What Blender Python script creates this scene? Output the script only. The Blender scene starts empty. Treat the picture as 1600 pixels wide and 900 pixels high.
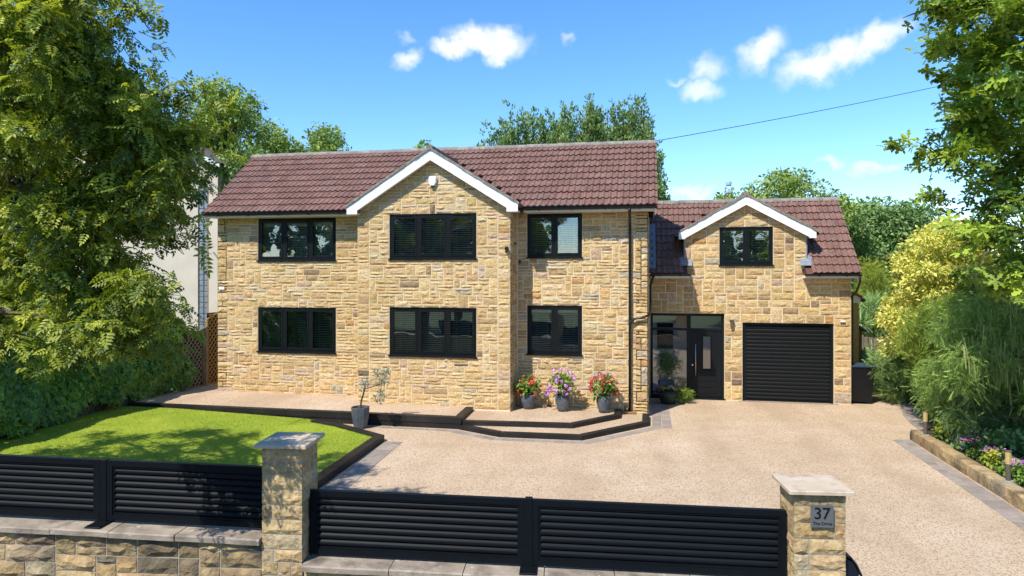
import bpy, math, random
import numpy as np
from mathutils import Vector, Matrix

random.seed(11)
rng = np.random.default_rng(11)
sc = bpy.context.scene
col = sc.collection

# ------------------------------------------------------------------ camera
FP = 1067.0                       # focal length in pixels of a 1600 px wide picture
TH = math.atan(212 / 1067.0)      # the camera looks a little to the left of the house normal
SN, CS = math.sin(TH), math.cos(TH)
CAMZ, HOR = 3.5, 425.0
cam = bpy.data.cameras.new('camera')
camo = bpy.data.objects.new('camera', cam)
col.objects.link(camo)
camo.location = (0, 0, CAMZ)
camo.rotation_euler = (math.pi / 2, 0, TH)
cam.sensor_width = 36
cam.lens = 36 * FP / 1600
cam.shift_y = (HOR - 450) / 1600
cam.clip_start = 0.05
cam.clip_end = 3000
sc.camera = camo

# ------------------------------------------------------------------ light
SUN = Vector((0.5, 1.0, -1.35)).normalized()      # direction the sunlight travels
sl = bpy.data.lights.new('sun', 'SUN')
sl.energy = 3.7
sl.angle = math.radians(0.5)
sl.color = (1.0, 0.945, 0.85)
slo = bpy.data.objects.new('sun', sl)
col.objects.link(slo)
slo.rotation_euler = SUN.to_track_quat('-Z', 'Y').to_euler()
slo.location = (-8, -14, 24)
world = bpy.data.worlds.new('World')
sc.world = world
world.use_nodes = True
sc.view_settings.view_transform = 'Standard'
sc.view_settings.look = 'None'
sc.view_settings.exposure = 0.80
sc.view_settings.gamma = 1.0
sc.view_settings.use_curve_mapping = False
sc.cycles.max_bounces = 8
sc.cycles.transparent_max_bounces = 12
sc.cycles.caustics_reflective = False
sc.cycles.caustics_refractive = False


def ray(px, py):
    u = (px - 800) / FP
    return Vector((u * CS - SN, CS + u * SN, (HOR - py) / FP))


def at(px, py, t):
    """point at perpendicular distance t from the camera seen at that place of the photograph"""
    return Vector((0, 0, CAMZ)) + ray(px, py) * t


def gnd(px, py, z=0.0):
    d = ray(px, py)
    t = (CAMZ - z) / -d.z
    return Vector((0, 0, CAMZ)) + d * t


def build_world():
    nt = world.node_tree
    nt.nodes.clear()
    N = nt.nodes.new
    L = nt.links.new
    out = N('ShaderNodeOutputWorld')
    bg = N('ShaderNodeBackground')
    bg.inputs['Strength'].default_value = 0.142
    L(bg.outputs[0], out.inputs[0])
    sky = N('ShaderNodeTexSky')
    sky.sky_type = 'NISHITA'
    sky.sun_disc = False
    sky.sun_elevation = math.asin(-SUN.z)
    sky.sun_rotation = math.atan2(-SUN.x, -SUN.y)
    sky.altitude = 0
    sky.air_density = 1.0
    sky.dust_density = 0.0
    sky.ozone_density = 6.0
    tc = N('ShaderNodeTexCoord')
    # ragged edges: the direction is pushed about by two noises before it meets the cloud bodies
    def noise(scale, amt, src):
        n = N('ShaderNodeTexNoise')
        n.inputs['Scale'].default_value = scale
        n.inputs['Detail'].default_value = 6
        L(tc.outputs['Generated'], n.inputs['Vector'])
        s = N('ShaderNodeVectorMath'); s.operation = 'SUBTRACT'
        L(n.outputs['Color'], s.inputs[0]); s.inputs[1].default_value = (.5, .5, .5)
        m = N('ShaderNodeVectorMath'); m.operation = 'SCALE'
        L(s.outputs[0], m.inputs[0]); m.inputs['Scale'].default_value = amt
        a = N('ShaderNodeVectorMath'); a.operation = 'ADD'
        L(src, a.inputs[0]); L(m.outputs[0], a.inputs[1])
        return a.outputs[0]
    v = noise(9, .05, tc.outputs['Generated'])
    v = noise(26, .046, v)
    v = noise(80, .016, v)
    # (px, py, half width, half height, tilt degrees, thickness)
    bodies = [(700, 70, 42, 17, 4, .95), (742, 64, 62, 24, 2, 1), (788, 58, 42, 26, -6, 1), (765, 72, 60, 18, 2, 1), (632, 96, 24, 16, 20, .72), (637, 58, 10, 10, 40, .3),
              (880, 60, 12, 9, 40, .35), (1192, 84, 42, 28, 22, .9), (1105, 112, 30, 20, 30, .62), (1098, 144, 32, 18, 0, .68), (1062, 130, 18, 8, 0, .4),
              (1275, 106, 56, 26, 10, 1), (1320, 92, 58, 28, 18, 1), (1372, 66, 46, 24, 28, .95), (1298, 252, 22, 9, 5, .5), (1352, 260, 36, 10, 0, .5), (1392, 258, 24, 11, 0, .5),
              (1078, 296, 40, 10, 14, .55), (1210, 284, 20, 8, 0, .4), (1470, 325, 34, 12, 0, .5)]
    acc = None
    for px, py, a, b, tilt, dens in bodies:
        d = ray(px, py).normalized()
        right = Vector((d.y, -d.x, 0)).normalized()
        up = right.cross(d)
        tl = math.radians(tilt)
        rx = right * math.cos(tl) + up * math.sin(tl)
        ru = -right * math.sin(tl) + up * math.cos(tl)
        R = Matrix((rx, d, ru)).transposed()
        mp = N('ShaderNodeMapping'); mp.vector_type = 'TEXTURE'
        L(v, mp.inputs['Vector'])
        mp.inputs['Location'].default_value = d
        mp.inputs['Rotation'].default_value = R.to_euler('XYZ')
        k = d.dot(Vector((-SN, CS, 0))) / FP * .95
        mp.inputs['Scale'].default_value = (a * k, .5, b * k)
        ln = N('ShaderNodeVectorMath'); ln.operation = 'LENGTH'
        L(mp.outputs[0], ln.inputs[0])
        mr = N('ShaderNodeMapRange'); mr.interpolation_type = 'SMOOTHSTEP'
        L(ln.outputs['Value'], mr.inputs['Value'])
        mr.inputs['From Min'].default_value = 1.3
        mr.inputs['From Max'].default_value = .05
        mr.inputs['To Min'].default_value = 0
        mr.inputs['To Max'].default_value = dens
        if acc is None:
            acc = mr.outputs[0]
        else:
            mx = N('ShaderNodeMath'); mx.operation = 'MAXIMUM'
            L(acc, mx.inputs[0]); L(mr.outputs[0], mx.inputs[1])
            acc = mx.outputs[0]
    mix = N('ShaderNodeMixRGB')
    L(acc, mix.inputs['Fac'])
    hsv = N('ShaderNodeHueSaturation')        # a clear, deep northern summer blue
    hsv.inputs['Saturation'].default_value = 1.16
    L(sky.outputs[0], hsv.inputs['Color'])
    L(hsv.outputs[0], mix.inputs['Color1'])
    mix.inputs['Color2'].default_value = (5.0, 5.05, 5.15, 1)
    L(mix.outputs[0], bg.inputs['Color'])


build_world()

# ------------------------------------------------------------------ materials
MAT = {}


def material(name, c1, c2=None, rough=.7, scale=8, bump=0, bscale=40, spec=.4, attr=None, detail=5, metal=0, c3=None, s3=2.5, dist=.01, fleck=None, streak=None):
    """procedural surface: colour varied by noise, an optional broad third colour, fine relief"""
    m = bpy.data.materials.new(name)
    m.use_nodes = True
    nt = m.node_tree
    N = nt.nodes.new
    L = nt.links.new
    b = nt.nodes['Principled BSDF']
    b.inputs['Roughness'].default_value = rough
    b.inputs['Specular IOR Level'].default_value = spec
    b.inputs['Metallic'].default_value = metal
    geo = N('ShaderNodeNewGeometry')
    src = geo.outputs['Position']
    n = N('ShaderNodeTexNoise')
    n.inputs['Scale'].default_value = scale
    n.inputs['Detail'].default_value = detail
    L(src, n.inputs['Vector'])
    rp = N('ShaderNodeMapRange')
    rp.inputs['From Min'].default_value = .3
    rp.inputs['From Max'].default_value = .7
    L(n.outputs['Fac'], rp.inputs['Value'])
    mx = N('ShaderNodeMixRGB')
    L(rp.outputs[0], mx.inputs['Fac'])
    c2 = c2 or tuple(x * .8 for x in c1)
    if attr:
        at_ = N('ShaderNodeAttribute')
        at_.attribute_name = attr
        mu = N('ShaderNodeMixRGB'); mu.blend_type = 'MULTIPLY'; mu.inputs['Fac'].default_value = 1
        L(at_.outputs['Color'], mu.inputs['Color1'])
        L(mx.outputs[0], mu.inputs['Color2'])
        outc = mu.outputs[0]
    else:
        outc = mx.outputs[0]
    mx.inputs['Color1'].default_value = (*c1, 1)
    mx.inputs['Color2'].default_value = (*c2, 1)
    if c3:
        n3 = N('ShaderNodeTexNoise'); n3.inputs['Scale'].default_value = s3; n3.inputs['Detail'].default_value = 4
        L(src, n3.inputs['Vector'])
        r3 = N('ShaderNodeMapRange'); r3.inputs['From Min'].default_value = .5; r3.inputs['From Max'].default_value = .72
        L(n3.outputs['Fac'], r3.inputs['Value'])
        m3 = N('ShaderNodeMixRGB')
        L(r3.outputs[0], m3.inputs['Fac']); L(outc, m3.inputs['Color1']); m3.inputs['Color2'].default_value = (*c3, 1)
        outc = m3.outputs[0]
    if fleck:
        fc, fs, fa = fleck
        vo = N('ShaderNodeTexVoronoi'); vo.inputs['Scale'].default_value = fs
        L(src, vo.inputs['Vector'])
        sp = N('ShaderNodeSeparateColor'); L(vo.outputs['Color'], sp.inputs[0])
        rf = N('ShaderNodeMapRange'); rf.inputs['From Min'].default_value = 1 - fa; rf.inputs['From Max'].default_value = 1 - fa + .08
        L(sp.outputs[0], rf.inputs['Value'])
        mf = N('ShaderNodeMixRGB')
        L(rf.outputs[0], mf.inputs['Fac']); L(outc, mf.inputs['Color1']); mf.inputs['Color2'].default_value = (*fc, 1)
        outc = mf.outputs[0]
    if streak:
        mpn = N('ShaderNodeMapping'); mpn.inputs['Scale'].default_value = streak[1]
        L(src, mpn.inputs['Vector'])
        ns_ = N('ShaderNodeTexNoise'); ns_.inputs['Scale'].default_value = 1.0; ns_.inputs['Detail'].default_value = 3
        L(mpn.outputs[0], ns_.inputs['Vector'])
        rs = N('ShaderNodeMapRange'); rs.inputs['From Min'].default_value = .48; rs.inputs['From Max'].default_value = .7; rs.inputs['To Max'].default_value = streak[2]
        L(ns_.outputs['Fac'], rs.inputs['Value'])
        mk = N('ShaderNodeMixRGB')
        L(rs.outputs[0], mk.inputs['Fac']); L(outc, mk.inputs['Color1']); mk.inputs['Color2'].default_value = (*streak[0], 1)
        outc = mk.outputs[0]
    L(outc, b.inputs['Base Color'])
    if bump:
        nb = N('ShaderNodeTexNoise'); nb.inputs['Scale'].default_value = bscale; nb.inputs['Detail'].default_value = 6
        L(src, nb.inputs['Vector'])
        bp = N('ShaderNodeBump'); bp.inputs['Strength'].default_value = bump; bp.inputs['Distance'].default_value = dist
        L(nb.outputs['Fac'], bp.inputs['Height']); L(bp.outputs[0], b.inputs['Normal'])
    MAT[name] = m
    return m


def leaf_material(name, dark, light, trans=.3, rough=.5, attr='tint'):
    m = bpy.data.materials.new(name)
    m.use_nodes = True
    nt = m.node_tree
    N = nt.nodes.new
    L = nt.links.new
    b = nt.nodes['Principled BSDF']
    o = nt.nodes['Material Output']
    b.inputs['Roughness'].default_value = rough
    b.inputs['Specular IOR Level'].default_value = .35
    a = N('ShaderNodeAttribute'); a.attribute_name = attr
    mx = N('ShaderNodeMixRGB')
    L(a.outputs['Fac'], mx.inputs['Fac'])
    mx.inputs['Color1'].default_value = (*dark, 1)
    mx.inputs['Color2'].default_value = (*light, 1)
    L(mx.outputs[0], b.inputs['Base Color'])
    t = N('ShaderNodeBsdfTranslucent')
    hs = N('ShaderNodeMixRGB'); hs.blend_type = 'MULTIPLY'; hs.inputs['Fac'].default_value = 1
    L(mx.outputs[0], hs.inputs['Color1']); hs.inputs['Color2'].default_value = (1.25, 1.3, .55, 1)
    L(hs.outputs[0], t.inputs['Color'])
    ms = N('ShaderNodeMixShader'); ms.inputs['Fac'].default_value = trans
    L(b.outputs[0], ms.inputs[1]); L(t.outputs[0], ms.inputs[2]); L(ms.outputs[0], o.inputs[0])
    MAT[name] = m
    return m


def glass_material(name, tint, gloss=.14):
    m = bpy.data.materials.new(name)
    m.use_nodes = True
    nt = m.node_tree
    nt.nodes.clear()
    N = nt.nodes.new
    L = nt.links.new
    o = N('ShaderNodeOutputMaterial')
    tr = N('ShaderNodeBsdfTransparent'); tr.inputs['Color'].default_value = (*tint, 1)
    gl = N('ShaderNodeBsdfGlossy'); gl.inputs['Roughness'].default_value = .01
    gl.inputs['Color'].default_value = (.97, .97, .95, 1)
    fr = N('ShaderNodeFresnel'); fr.inputs['IOR'].default_value = 1.5
    ad = N('ShaderNodeMath'); ad.operation = 'ADD'; ad.use_clamp = True; ad.inputs[1].default_value = gloss
    L(fr.outputs[0], ad.inputs[0])
    # old float glass is never dead flat
    geo = N('ShaderNodeNewGeometry')
    n = N('ShaderNodeTexNoise'); n.inputs['Scale'].default_value = 2.2; n.inputs['Detail'].default_value = 1
    L(geo.outputs['Position'], n.inputs['Vector'])
    bp = N('ShaderNodeBump'); bp.inputs['Strength'].default_value = .12; bp.inputs['Distance'].default_value = .02
    L(n.outputs['Fac'], bp.inputs['Height']); L(bp.outputs[0], gl.inputs['Normal'])
    ms = N('ShaderNodeMixShader')
    L(ad.outputs[0], ms.inputs[0]); L(tr.outputs[0], ms.inputs[1]); L(gl.outputs[0], ms.inputs[2]); L(ms.outputs[0], o.inputs[0])
    MAT[name] = m


material('stone', (1.1, 1.08, 1.04), (.68, .60, .50), rough=.92, scale=22, bump=.75, bscale=24, attr='tint', spec=.12, dist=.025, detail=8)
material('mortar', (.74, .62, .43), (.66, .54, .36), rough=.95, scale=30, bump=.4, bscale=120, spec=.1)
material('old_stone', (1.0, .97, .92), (.68, .62, .54), rough=.92, scale=11, bump=.9, bscale=30, attr='tint', spec=.12, c3=(.075, .064, .05), s3=1.9, dist=.02, streak=((.06, .05, .038), (2.2, 2.2, .5), .5))
material('old_mortar', (.42, .37, .29), (.3, .26, .2), rough=.95, scale=18, bump=.4, bscale=120, spec=.1)
material('coping', (.40, .335, .265), (.25, .205, .16), rough=.9, scale=5, bump=.6, bscale=45, spec=.15, c3=(.12, .10, .085), s3=3.2, fleck=((.5, .48, .44), 26, .05))
material('cap_stone', (.58, .47, .34), (.48, .385, .28), rough=.85, scale=4, bump=.35, bscale=60, spec=.2, c3=(.33, .265, .205), s3=6)
material('tile', (1.05, 1.05, 1.05), (.66, .66, .68), rough=.62, scale=9, bump=.3, bscale=90, attr='tint', spec=.4, fleck=((.5, .47, .43), 16, .018))
material('ridge_tile', (.25, .22, .195), (.17, .145, .13), rough=.9, scale=7, bump=.5, bscale=50, c3=(.3, .28, .22), s3=5)
material('verge_mortar', (.25, .225, .18), (.14, .12, .10), rough=.95, scale=16, bump=.8, bscale=50, c3=(.33, .30, .22), s3=8)
material('white_paint', (.80, .81, .82), (.76, .77, .78), rough=.38, scale=3, spec=.45)
material('black_frame', (.006, .0078, .009), (.0048, .006, .007), rough=.42, scale=6, spec=.22)
material('gutter', (.008, .0085, .009), (.006, .0065, .007), rough=.35, scale=10, spec=.5)
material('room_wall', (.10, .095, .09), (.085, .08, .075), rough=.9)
material('room_floor', (.085, .075, .065), (.07, .06, .05), rough=.8)
material('blind', (.78, .72, .60), (.72, .66, .54), rough=.5, scale=3)
material('curtain', (.5, .48, .44), (.42, .40, .37), rough=.9, scale=6)
material('lead', (.27, .30, .34), (.2, .225, .26), rough=.55, scale=9, bump=.2, bscale=30, metal=.25, spec=.5)
material('steel', (.55, .56, .57), (.48, .49, .5), rough=.28, scale=60, metal=1.0)
material('brushed_plate', (.42, .42, .43), (.36, .36, .37), rough=.34, scale=80, metal=.85)
material('lettering', (.006, .006, .007), rough=.4)
material('gravel', (.60, .455, .31), (.52, .39, .26), rough=.95, scale=1.3, bump=.8, bscale=210, spec=.15, fleck=((.30, .195, .12), 75, .25), c3=(.66, .51, .37), s3=.55, streak=((.36, .25, .16), (1.1, .22, 1), .45))
material('paver', (.95, .94, .92), (.74, .72, .70), rough=.88, scale=9, bump=.4, bscale=120, attr='tint', spec=.2)
material('sleeper', (.0105, .0098, .0096), (.007, .0066, .0065), rough=.55, scale=24, bump=.4, bscale=50, spec=.4, c3=(.022, .019, .017), s3=2.2)
material('soil', (.075, .052, .035), (.045, .032, .022), rough=.97, scale=12, bump=.9, bscale=40)
material('lawn_soil', (.27, .34, .03), (.20, .28, .02), rough=.95, scale=2.2, bump=.5, bscale=120, c3=(.33, .37, .05), s3=.9)
material('asphalt', (.055, .055, .056), (.045, .045, .046), rough=.92, scale=6, bump=.6, bscale=200)
material('meadow', (.08, .11, .03), (.05, .075, .02), rough=.95, scale=.8)
material('fence_metal', (.0045, .0066, .0092), (.0038, .0055, .0078), rough=.5, scale=7, spec=.12)
material('bark', (.105, .08, .058), (.06, .045, .034), rough=.92, scale=10, bump=.8, bscale=26)
material('old_and_shade_wood', (.23, .185, .125), (.15, .12, .08), rough=.9, scale=14, bump=.5, bscale=40, c3=(.12, .105, .075), s3=3)  # weathered timber; also the shade tone of the first lattice panel
material('brown_wood', (.33, .19, .065), (.24, .135, .045), rough=.8, scale=12, bump=.4, bscale=40)
material('concrete', (.34, .33, .31), (.27, .26, .245), rough=.92, scale=9, bump=.4, bscale=60)
material('render_wall', (.55, .49, .395), (.48, .425, .34), rough=.92, scale=1.6, bump=.2, bscale=90)
material('glass_block', (.22, .26, .30), (.13, .155, .185), rough=.16, scale=14, spec=.7)
material('pot_grey', (.088, .105, .125), (.06, .072, .086), rough=.42, scale=9, spec=.5, bump=.15, bscale=30, c3=(.125, .14, .155), s3=6)
material('pot_green', (.022, .032, .022), (.015, .022, .015), rough=.45, scale=8)
material('bin_plastic', (.008, .009, .011), (.0065, .007, .0085), rough=.45, scale=5, spec=.25)
material('bin_lid', (.035, .055, .075), (.028, .045, .06), rough=.4, scale=6)
material('postbox_blue', (.007, .012, .022), (.006, .010, .018), rough=.35, scale=6)
material('lamp_brass', (.62, .47, .19), (.5, .37, .14), rough=.35, scale=20, metal=.35)
material('lamp_post', (.105, .088, .065), (.08, .066, .048), rough=.5, scale=20)
material('shed_roof', (.095, .115, .15), (.07, .088, .118), rough=.6, scale=8)
material('cable', (.012, .012, .013), rough=.6)
material('hazed_mast', (.36, .44, .55), (.32, .40, .5), rough=.6)  # distance haze put into the mast's own pale blue
material('plastic_white', (.74, .75, .74), (.70, .71, .70), rough=.4)
material('neighbour_roof', (.16, .13, .115), (.11, .09, .08), rough=.85, scale=6, bump=.4, bscale=20)
material('petal', (1, 1, 1), (.84, .8, .84), rough=.75, scale=40, attr='tint', spec=.2)
glass_material('glass', (.95, .95, .94), .09)
leaf_material('leaf_ash', (0.05, 0.098, 0.014), (0.5, 0.54, 0.065), .34)
leaf_material('leaf_oak', (0.065, 0.125, 0.016), (0.44, 0.56, 0.065), .34)
leaf_material('leaf_ivy', (0.055, 0.135, 0.024), (0.26, 0.45, 0.07), .2, rough=.42)
leaf_material('leaf_far', (0.075, 0.14, 0.03), (0.34, 0.44, 0.09), .25, rough=.6)
leaf_material('leaf_poplar', (0.06, 0.125, 0.035), (0.28, 0.38, 0.1), .25, rough=.6)
leaf_material('leaf_dark', (0.065, 0.13, 0.04), (0.26, 0.38, 0.11), .2, rough=.6)
leaf_material('leaf_yellow', (0.34, 0.36, 0.05), (0.86, 0.8, 0.22), .25, rough=.6)
leaf_material('leaf_golden', (0.16, 0.22, 0.02), (0.45, 0.48, 0.05), .25, rough=.6)
leaf_material('leaf_juniper', (0.11, 0.2, 0.06), (0.4, 0.54, 0.18), .2, rough=.65)
leaf_material('leaf_conifer', (0.105, 0.2, 0.045), (0.44, 0.6, 0.14), .22, rough=.65)
leaf_material('leaf_feather', (0.12, 0.2, 0.025), (0.36, 0.46, 0.075), .25, rough=.65)
leaf_material('leaf_catkin', (0.17, 0.23, 0.06), (0.36, 0.4, 0.14), .2, rough=.7)
leaf_material('leaf_shrub', (0.06, 0.13, 0.02), (0.24, 0.38, 0.06), .25)
leaf_material('leaf_olive', (.115, .155, .115), (.34, .40, .32), .12, rough=.6)
leaf_material('leaf_fern', (.035, .085, .03), (.12, .22, .08), .2)
leaf_material('grass', (0.24, 0.32, 0.014), (0.56, 0.6, 0.05), .3, rough=.7)


# ------------------------------------------------------------------ mesh helpers
class MB:
    def __init__(self, mw=None):
        self.v, self.f, self.mw = [], [], mw

    def add(self, vs, fs):
        o = len(self.v)
        self.v += [tuple(p) for p in vs]
        self.f += [tuple(i + o for i in f) for f in fs]
        return self

    def box(self, x0, x1, y0, y1, z0, z1):
        x0, x1 = min(x0, x1), max(x0, x1); y0, y1 = min(y0, y1), max(y0, y1); z0, z1 = min(z0, z1), max(z0, z1)
        return self.add([(x0, y0, z0), (x1, y0, z0), (x1, y1, z0), (x0, y1, z0), (x0, y0, z1), (x1, y0, z1), (x1, y1, z1), (x0, y1, z1)],
                        [(0, 3, 2, 1), (4, 5, 6, 7), (0, 1, 5, 4), (1, 2, 6, 5), (2, 3, 7, 6), (3, 0, 4, 7)])

    def bevel_box(self, x0, x1, y0, y1, z0, z1, b=.008):
        """box whose vertical and top edges are chamfered"""
        rings = []
        for z, i in ((z0, 0), (z1 - b, 0), (z1, b)):
            rings.append([(x0 + b + i, y0 + i, z), (x1 - b - i, y0 + i, z), (x1 - i, y0 + b + i, z), (x1 - i, y1 - b - i, z),
                          (x1 - b - i, y1 - i, z), (x0 + b + i, y1 - i, z), (x0 + i, y1 - b - i, z), (x0 + i, y0 + b + i, z)])
        vs = sum(rings, [])
        fs = [tuple(reversed(range(8))), tuple(range(16, 24))]
        for r in range(2):
            for k in range(8):
                fs.append((r * 8 + k, r * 8 + (k + 1) % 8, r * 8 + 8 + (k + 1) % 8, r * 8 + 8 + k))
        return self.add(vs, fs)

    def prism(self, poly, z0, z1):
        n = len(poly)
        area = sum(poly[i][0] * poly[(i + 1) % n][1] - poly[(i + 1) % n][0] * poly[i][1] for i in range(n))
        if area < 0:
            poly = poly[::-1]
        vs = [(p[0], p[1], z0) for p in poly] + [(p[0], p[1], z1) for p in poly]
        fs = [tuple(reversed(range(n))), tuple(range(n, 2 * n))] + [(i, (i + 1) % n, n + (i + 1) % n, n + i) for i in range(n)]
        return self.add(vs, fs)

    def xz_prism(self, poly, y0, y1):
        """polygon in the x-z plane pushed from y0 to y1"""
        n = len(poly)
        area = sum(poly[i][0] * poly[(i + 1) % n][1] - poly[(i + 1) % n][0] * poly[i][1] for i in range(n))
        if area < 0:
            poly = poly[::-1]
        vs = [(p[0], y0, p[1]) for p in poly] + [(p[0], y1, p[1]) for p in poly]
        fs = [tuple(range(n)), tuple(reversed(range(n, 2 * n)))] + [((i + 1) % n, i, n + i, n + (i + 1) % n) for i in range(n)]
        return self.add(vs, fs)

    def yz_prism(self, poly, x0, x1):
        n = len(poly)
        area = sum(poly[i][0] * poly[(i + 1) % n][1] - poly[(i + 1) % n][0] * poly[i][1] for i in range(n))
        if area < 0:
            poly = poly[::-1]
        vs = [(x0, p[0], p[1]) for p in poly] + [(x1, p[0], p[1]) for p in poly]
        fs = [tuple(reversed(range(n))), tuple(range(n, 2 * n))] + [(i, (i + 1) % n, n + (i + 1) % n, n + i) for i in range(n)]
        return self.add(vs, fs)

    def tube(self, pts, rad, n=6, cap=True):
        pts = [Vector(p) for p in pts]
        if not hasattr(rad, '__len__'):
            rad = [rad] * len(pts)
        vs, fs = [], []
        up = None
        for i, p in enumerate(pts):
            d = (pts[min(i + 1, len(pts) - 1)] - pts[max(i - 1, 0)]).normalized()
            if up is None:
                up = Vector((0, 0, 1)) if abs(d.z) < .9 else Vector((1, 0, 0))
            a = d.cross(up).normalized()
            b = a.cross(d).normalized()
            up = b
            for k in range(n):
                t = 2 * math.pi * k / n
                vs.append(p + (a * math.cos(t) + b * math.sin(t)) * rad[i])
        for i in range(len(pts) - 1):
            for k in range(n):
                fs.append((i * n + k, i * n + (k + 1) % n, (i + 1) * n + (k + 1) % n, (i + 1) * n + k))
        if cap:
            fs.append(tuple(reversed(range(n)))); fs.append(tuple(range((len(pts) - 1) * n, len(pts) * n)))
        return self.add(vs, fs)

    def lathe(self, prof, c, n=20):
        vs, fs = [], []
        for r, z in prof:
            for k in range(n):
                t = 2 * math.pi * k / n
                vs.append((c[0] + r * math.cos(t), c[1] + r * math.sin(t), c[2] + z))
        for i in range(len(prof) - 1):
            for k in range(n):
                fs.append((i * n + k, i * n + (k + 1) % n, (i + 1) * n + (k + 1) % n, (i + 1) * n + k))
        fs.append(tuple(reversed(range(n)))); fs.append(tuple(range((len(prof) - 1) * n, len(prof) * n)))
        return self.add(vs, fs)

    def mesh(self, name, mat, smooth=False, tint=None):
        me = bpy.data.meshes.new(name)
        vs = self.v if self.mw is None else [tuple(self.mw @ Vector(p)) for p in self.v]
        me.from_pydata(vs, [], self.f)
        me.materials.append(MAT[mat])
        if smooth:
            me.polygons.foreach_set('use_smooth', [True] * len(me.polygons))
        if tint is not None:
            set_tint(me, tint)
        return me

    def build(self, name, mat, parent=None, smooth=False, tint=None):
        return link(name, self.mesh(name, mat, smooth, tint), parent)


def set_tint(me, c):
    a = me.attributes.new('tint', 'FLOAT_COLOR', 'POINT')
    arr = np.empty((len(me.vertices), 4), np.float32)
    arr[:, :3] = c if np.ndim(c) == 2 else np.asarray(c)[None, :]
    arr[:, 3] = 1
    a.data.foreach_set('color', arr.ravel())


def link(name, me, parent=None):
    o = bpy.data.objects.new(name, me)
    col.objects.link(o)
    if parent is not None:
        o.parent = parent
        o.matrix_parent_inverse = WORLD.get(parent.name, Matrix.Identity(4)).inverted()
    return o


WORLD = {}
THINGS = []


def thing(name, label, cat, loc, group=None):
    o = bpy.data.objects.new(name, None)
    col.objects.link(o)
    o.location = loc
    o.empty_display_size = .1
    WORLD[o.name] = Matrix.Translation(Vector(loc))
    return tag(o, label, cat, group)


def tag(o, label, cat, group=None):
    o['label'] = label
    o['category'] = cat
    if group:
        o['group'] = group
    return o


def struct(o):
    o['kind'] = 'structure'
    return o


def stuff(o):
    o['kind'] = 'stuff'
    return o


def place(name, me, mw, parent):
    """object with its own frame under a parent built in world coordinates"""
    o = link(name, me, parent)
    o.matrix_basis = mw
    return o


# ------------------------------------------------------------------ stonework
BUFF = [((.56, .41, .21), 26), ((.59, .445, .245), 25), ((.53, .38, .185), 16), ((.59, .475, .30), 12), ((.50, .36, .19), 9), ((.45, .32, .17), 5),
        ((.37, .265, .15), 2.6), ((.28, .2, .125), 1.2), ((.51, .375, .26), 4), ((.44, .375, .285), 4), ((.49, .295, .13), 1.4), ((.2, .15, .11), .5)]
OLD = [((.46, .35, .195), 20), ((.50, .38, .215), 16), ((.40, .30, .17), 14), ((.47, .39, .26), 8), ((.31, .245, .16), 8), ((.235, .195, .14), 6), ((.44, .31, .16), 6)]


def pick(pal):
    c = random.choices([p[0] for p in pal], [p[1] for p in pal])[0]
    k = random.uniform(.9, 1.1)
    return tuple(min(.75, x * k * random.uniform(.97, 1.03)) for x in c)


def breaks(lo, hi, must, step):
    b = sorted(set([lo, hi] + [m for m in must if lo < m < hi]))
    out = [lo]
    for a, c in zip(b, b[1:]):
        n = max(1, round((c - a) / step))
        out += [a + (c - a) * (k + 1) / n for k in range(n)]
    return out


def stone_layout(xb, zb, inside, sizes, fine=False):
    nx, nz = len(xb) - 1, len(zb) - 1
    free = [[inside((xb[i] + xb[i + 1]) / 2, (zb[j] + zb[j + 1]) / 2) for i in range(nx)] for j in range(nz)]
    rects = []
    keys = [s[0] for s in sizes]; ws = [s[1] for s in sizes]
    for j in range(nz):
        i = 0
        while i < nx:
            if not free[j][i]:
                i += 1
                continue
            run = 0
            while i + run < nx and free[j][i + run]:
                run += 1
            best = None
            for _ in range(14):
                w, h = random.choices(keys, ws)[0]
                if fine:
                    w = max(3, 2 * w + random.randint(-1, 1))
                w = min(w, run)
                left = run - w
                short = 3 if fine else 2
                if 0 < left < short:
                    w = run if run <= (13 if fine else 7) else run - short
                h = min(h, nz - j)
                while h > 1 and not all(free[j + b][i + a] for a in range(w) for b in range(h)):
                    h -= 1
                best = (w, h)
                if w >= (4 if fine else 2) or h > 1:
                    break
            w, h = best or (run, 1)
            for a in range(w):
                for b in range(h):
                    free[j + b][i + a] = False
            rects.append((xb[i], xb[i + w], zb[j], zb[j + h]))
            i += w
    return rects


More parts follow.
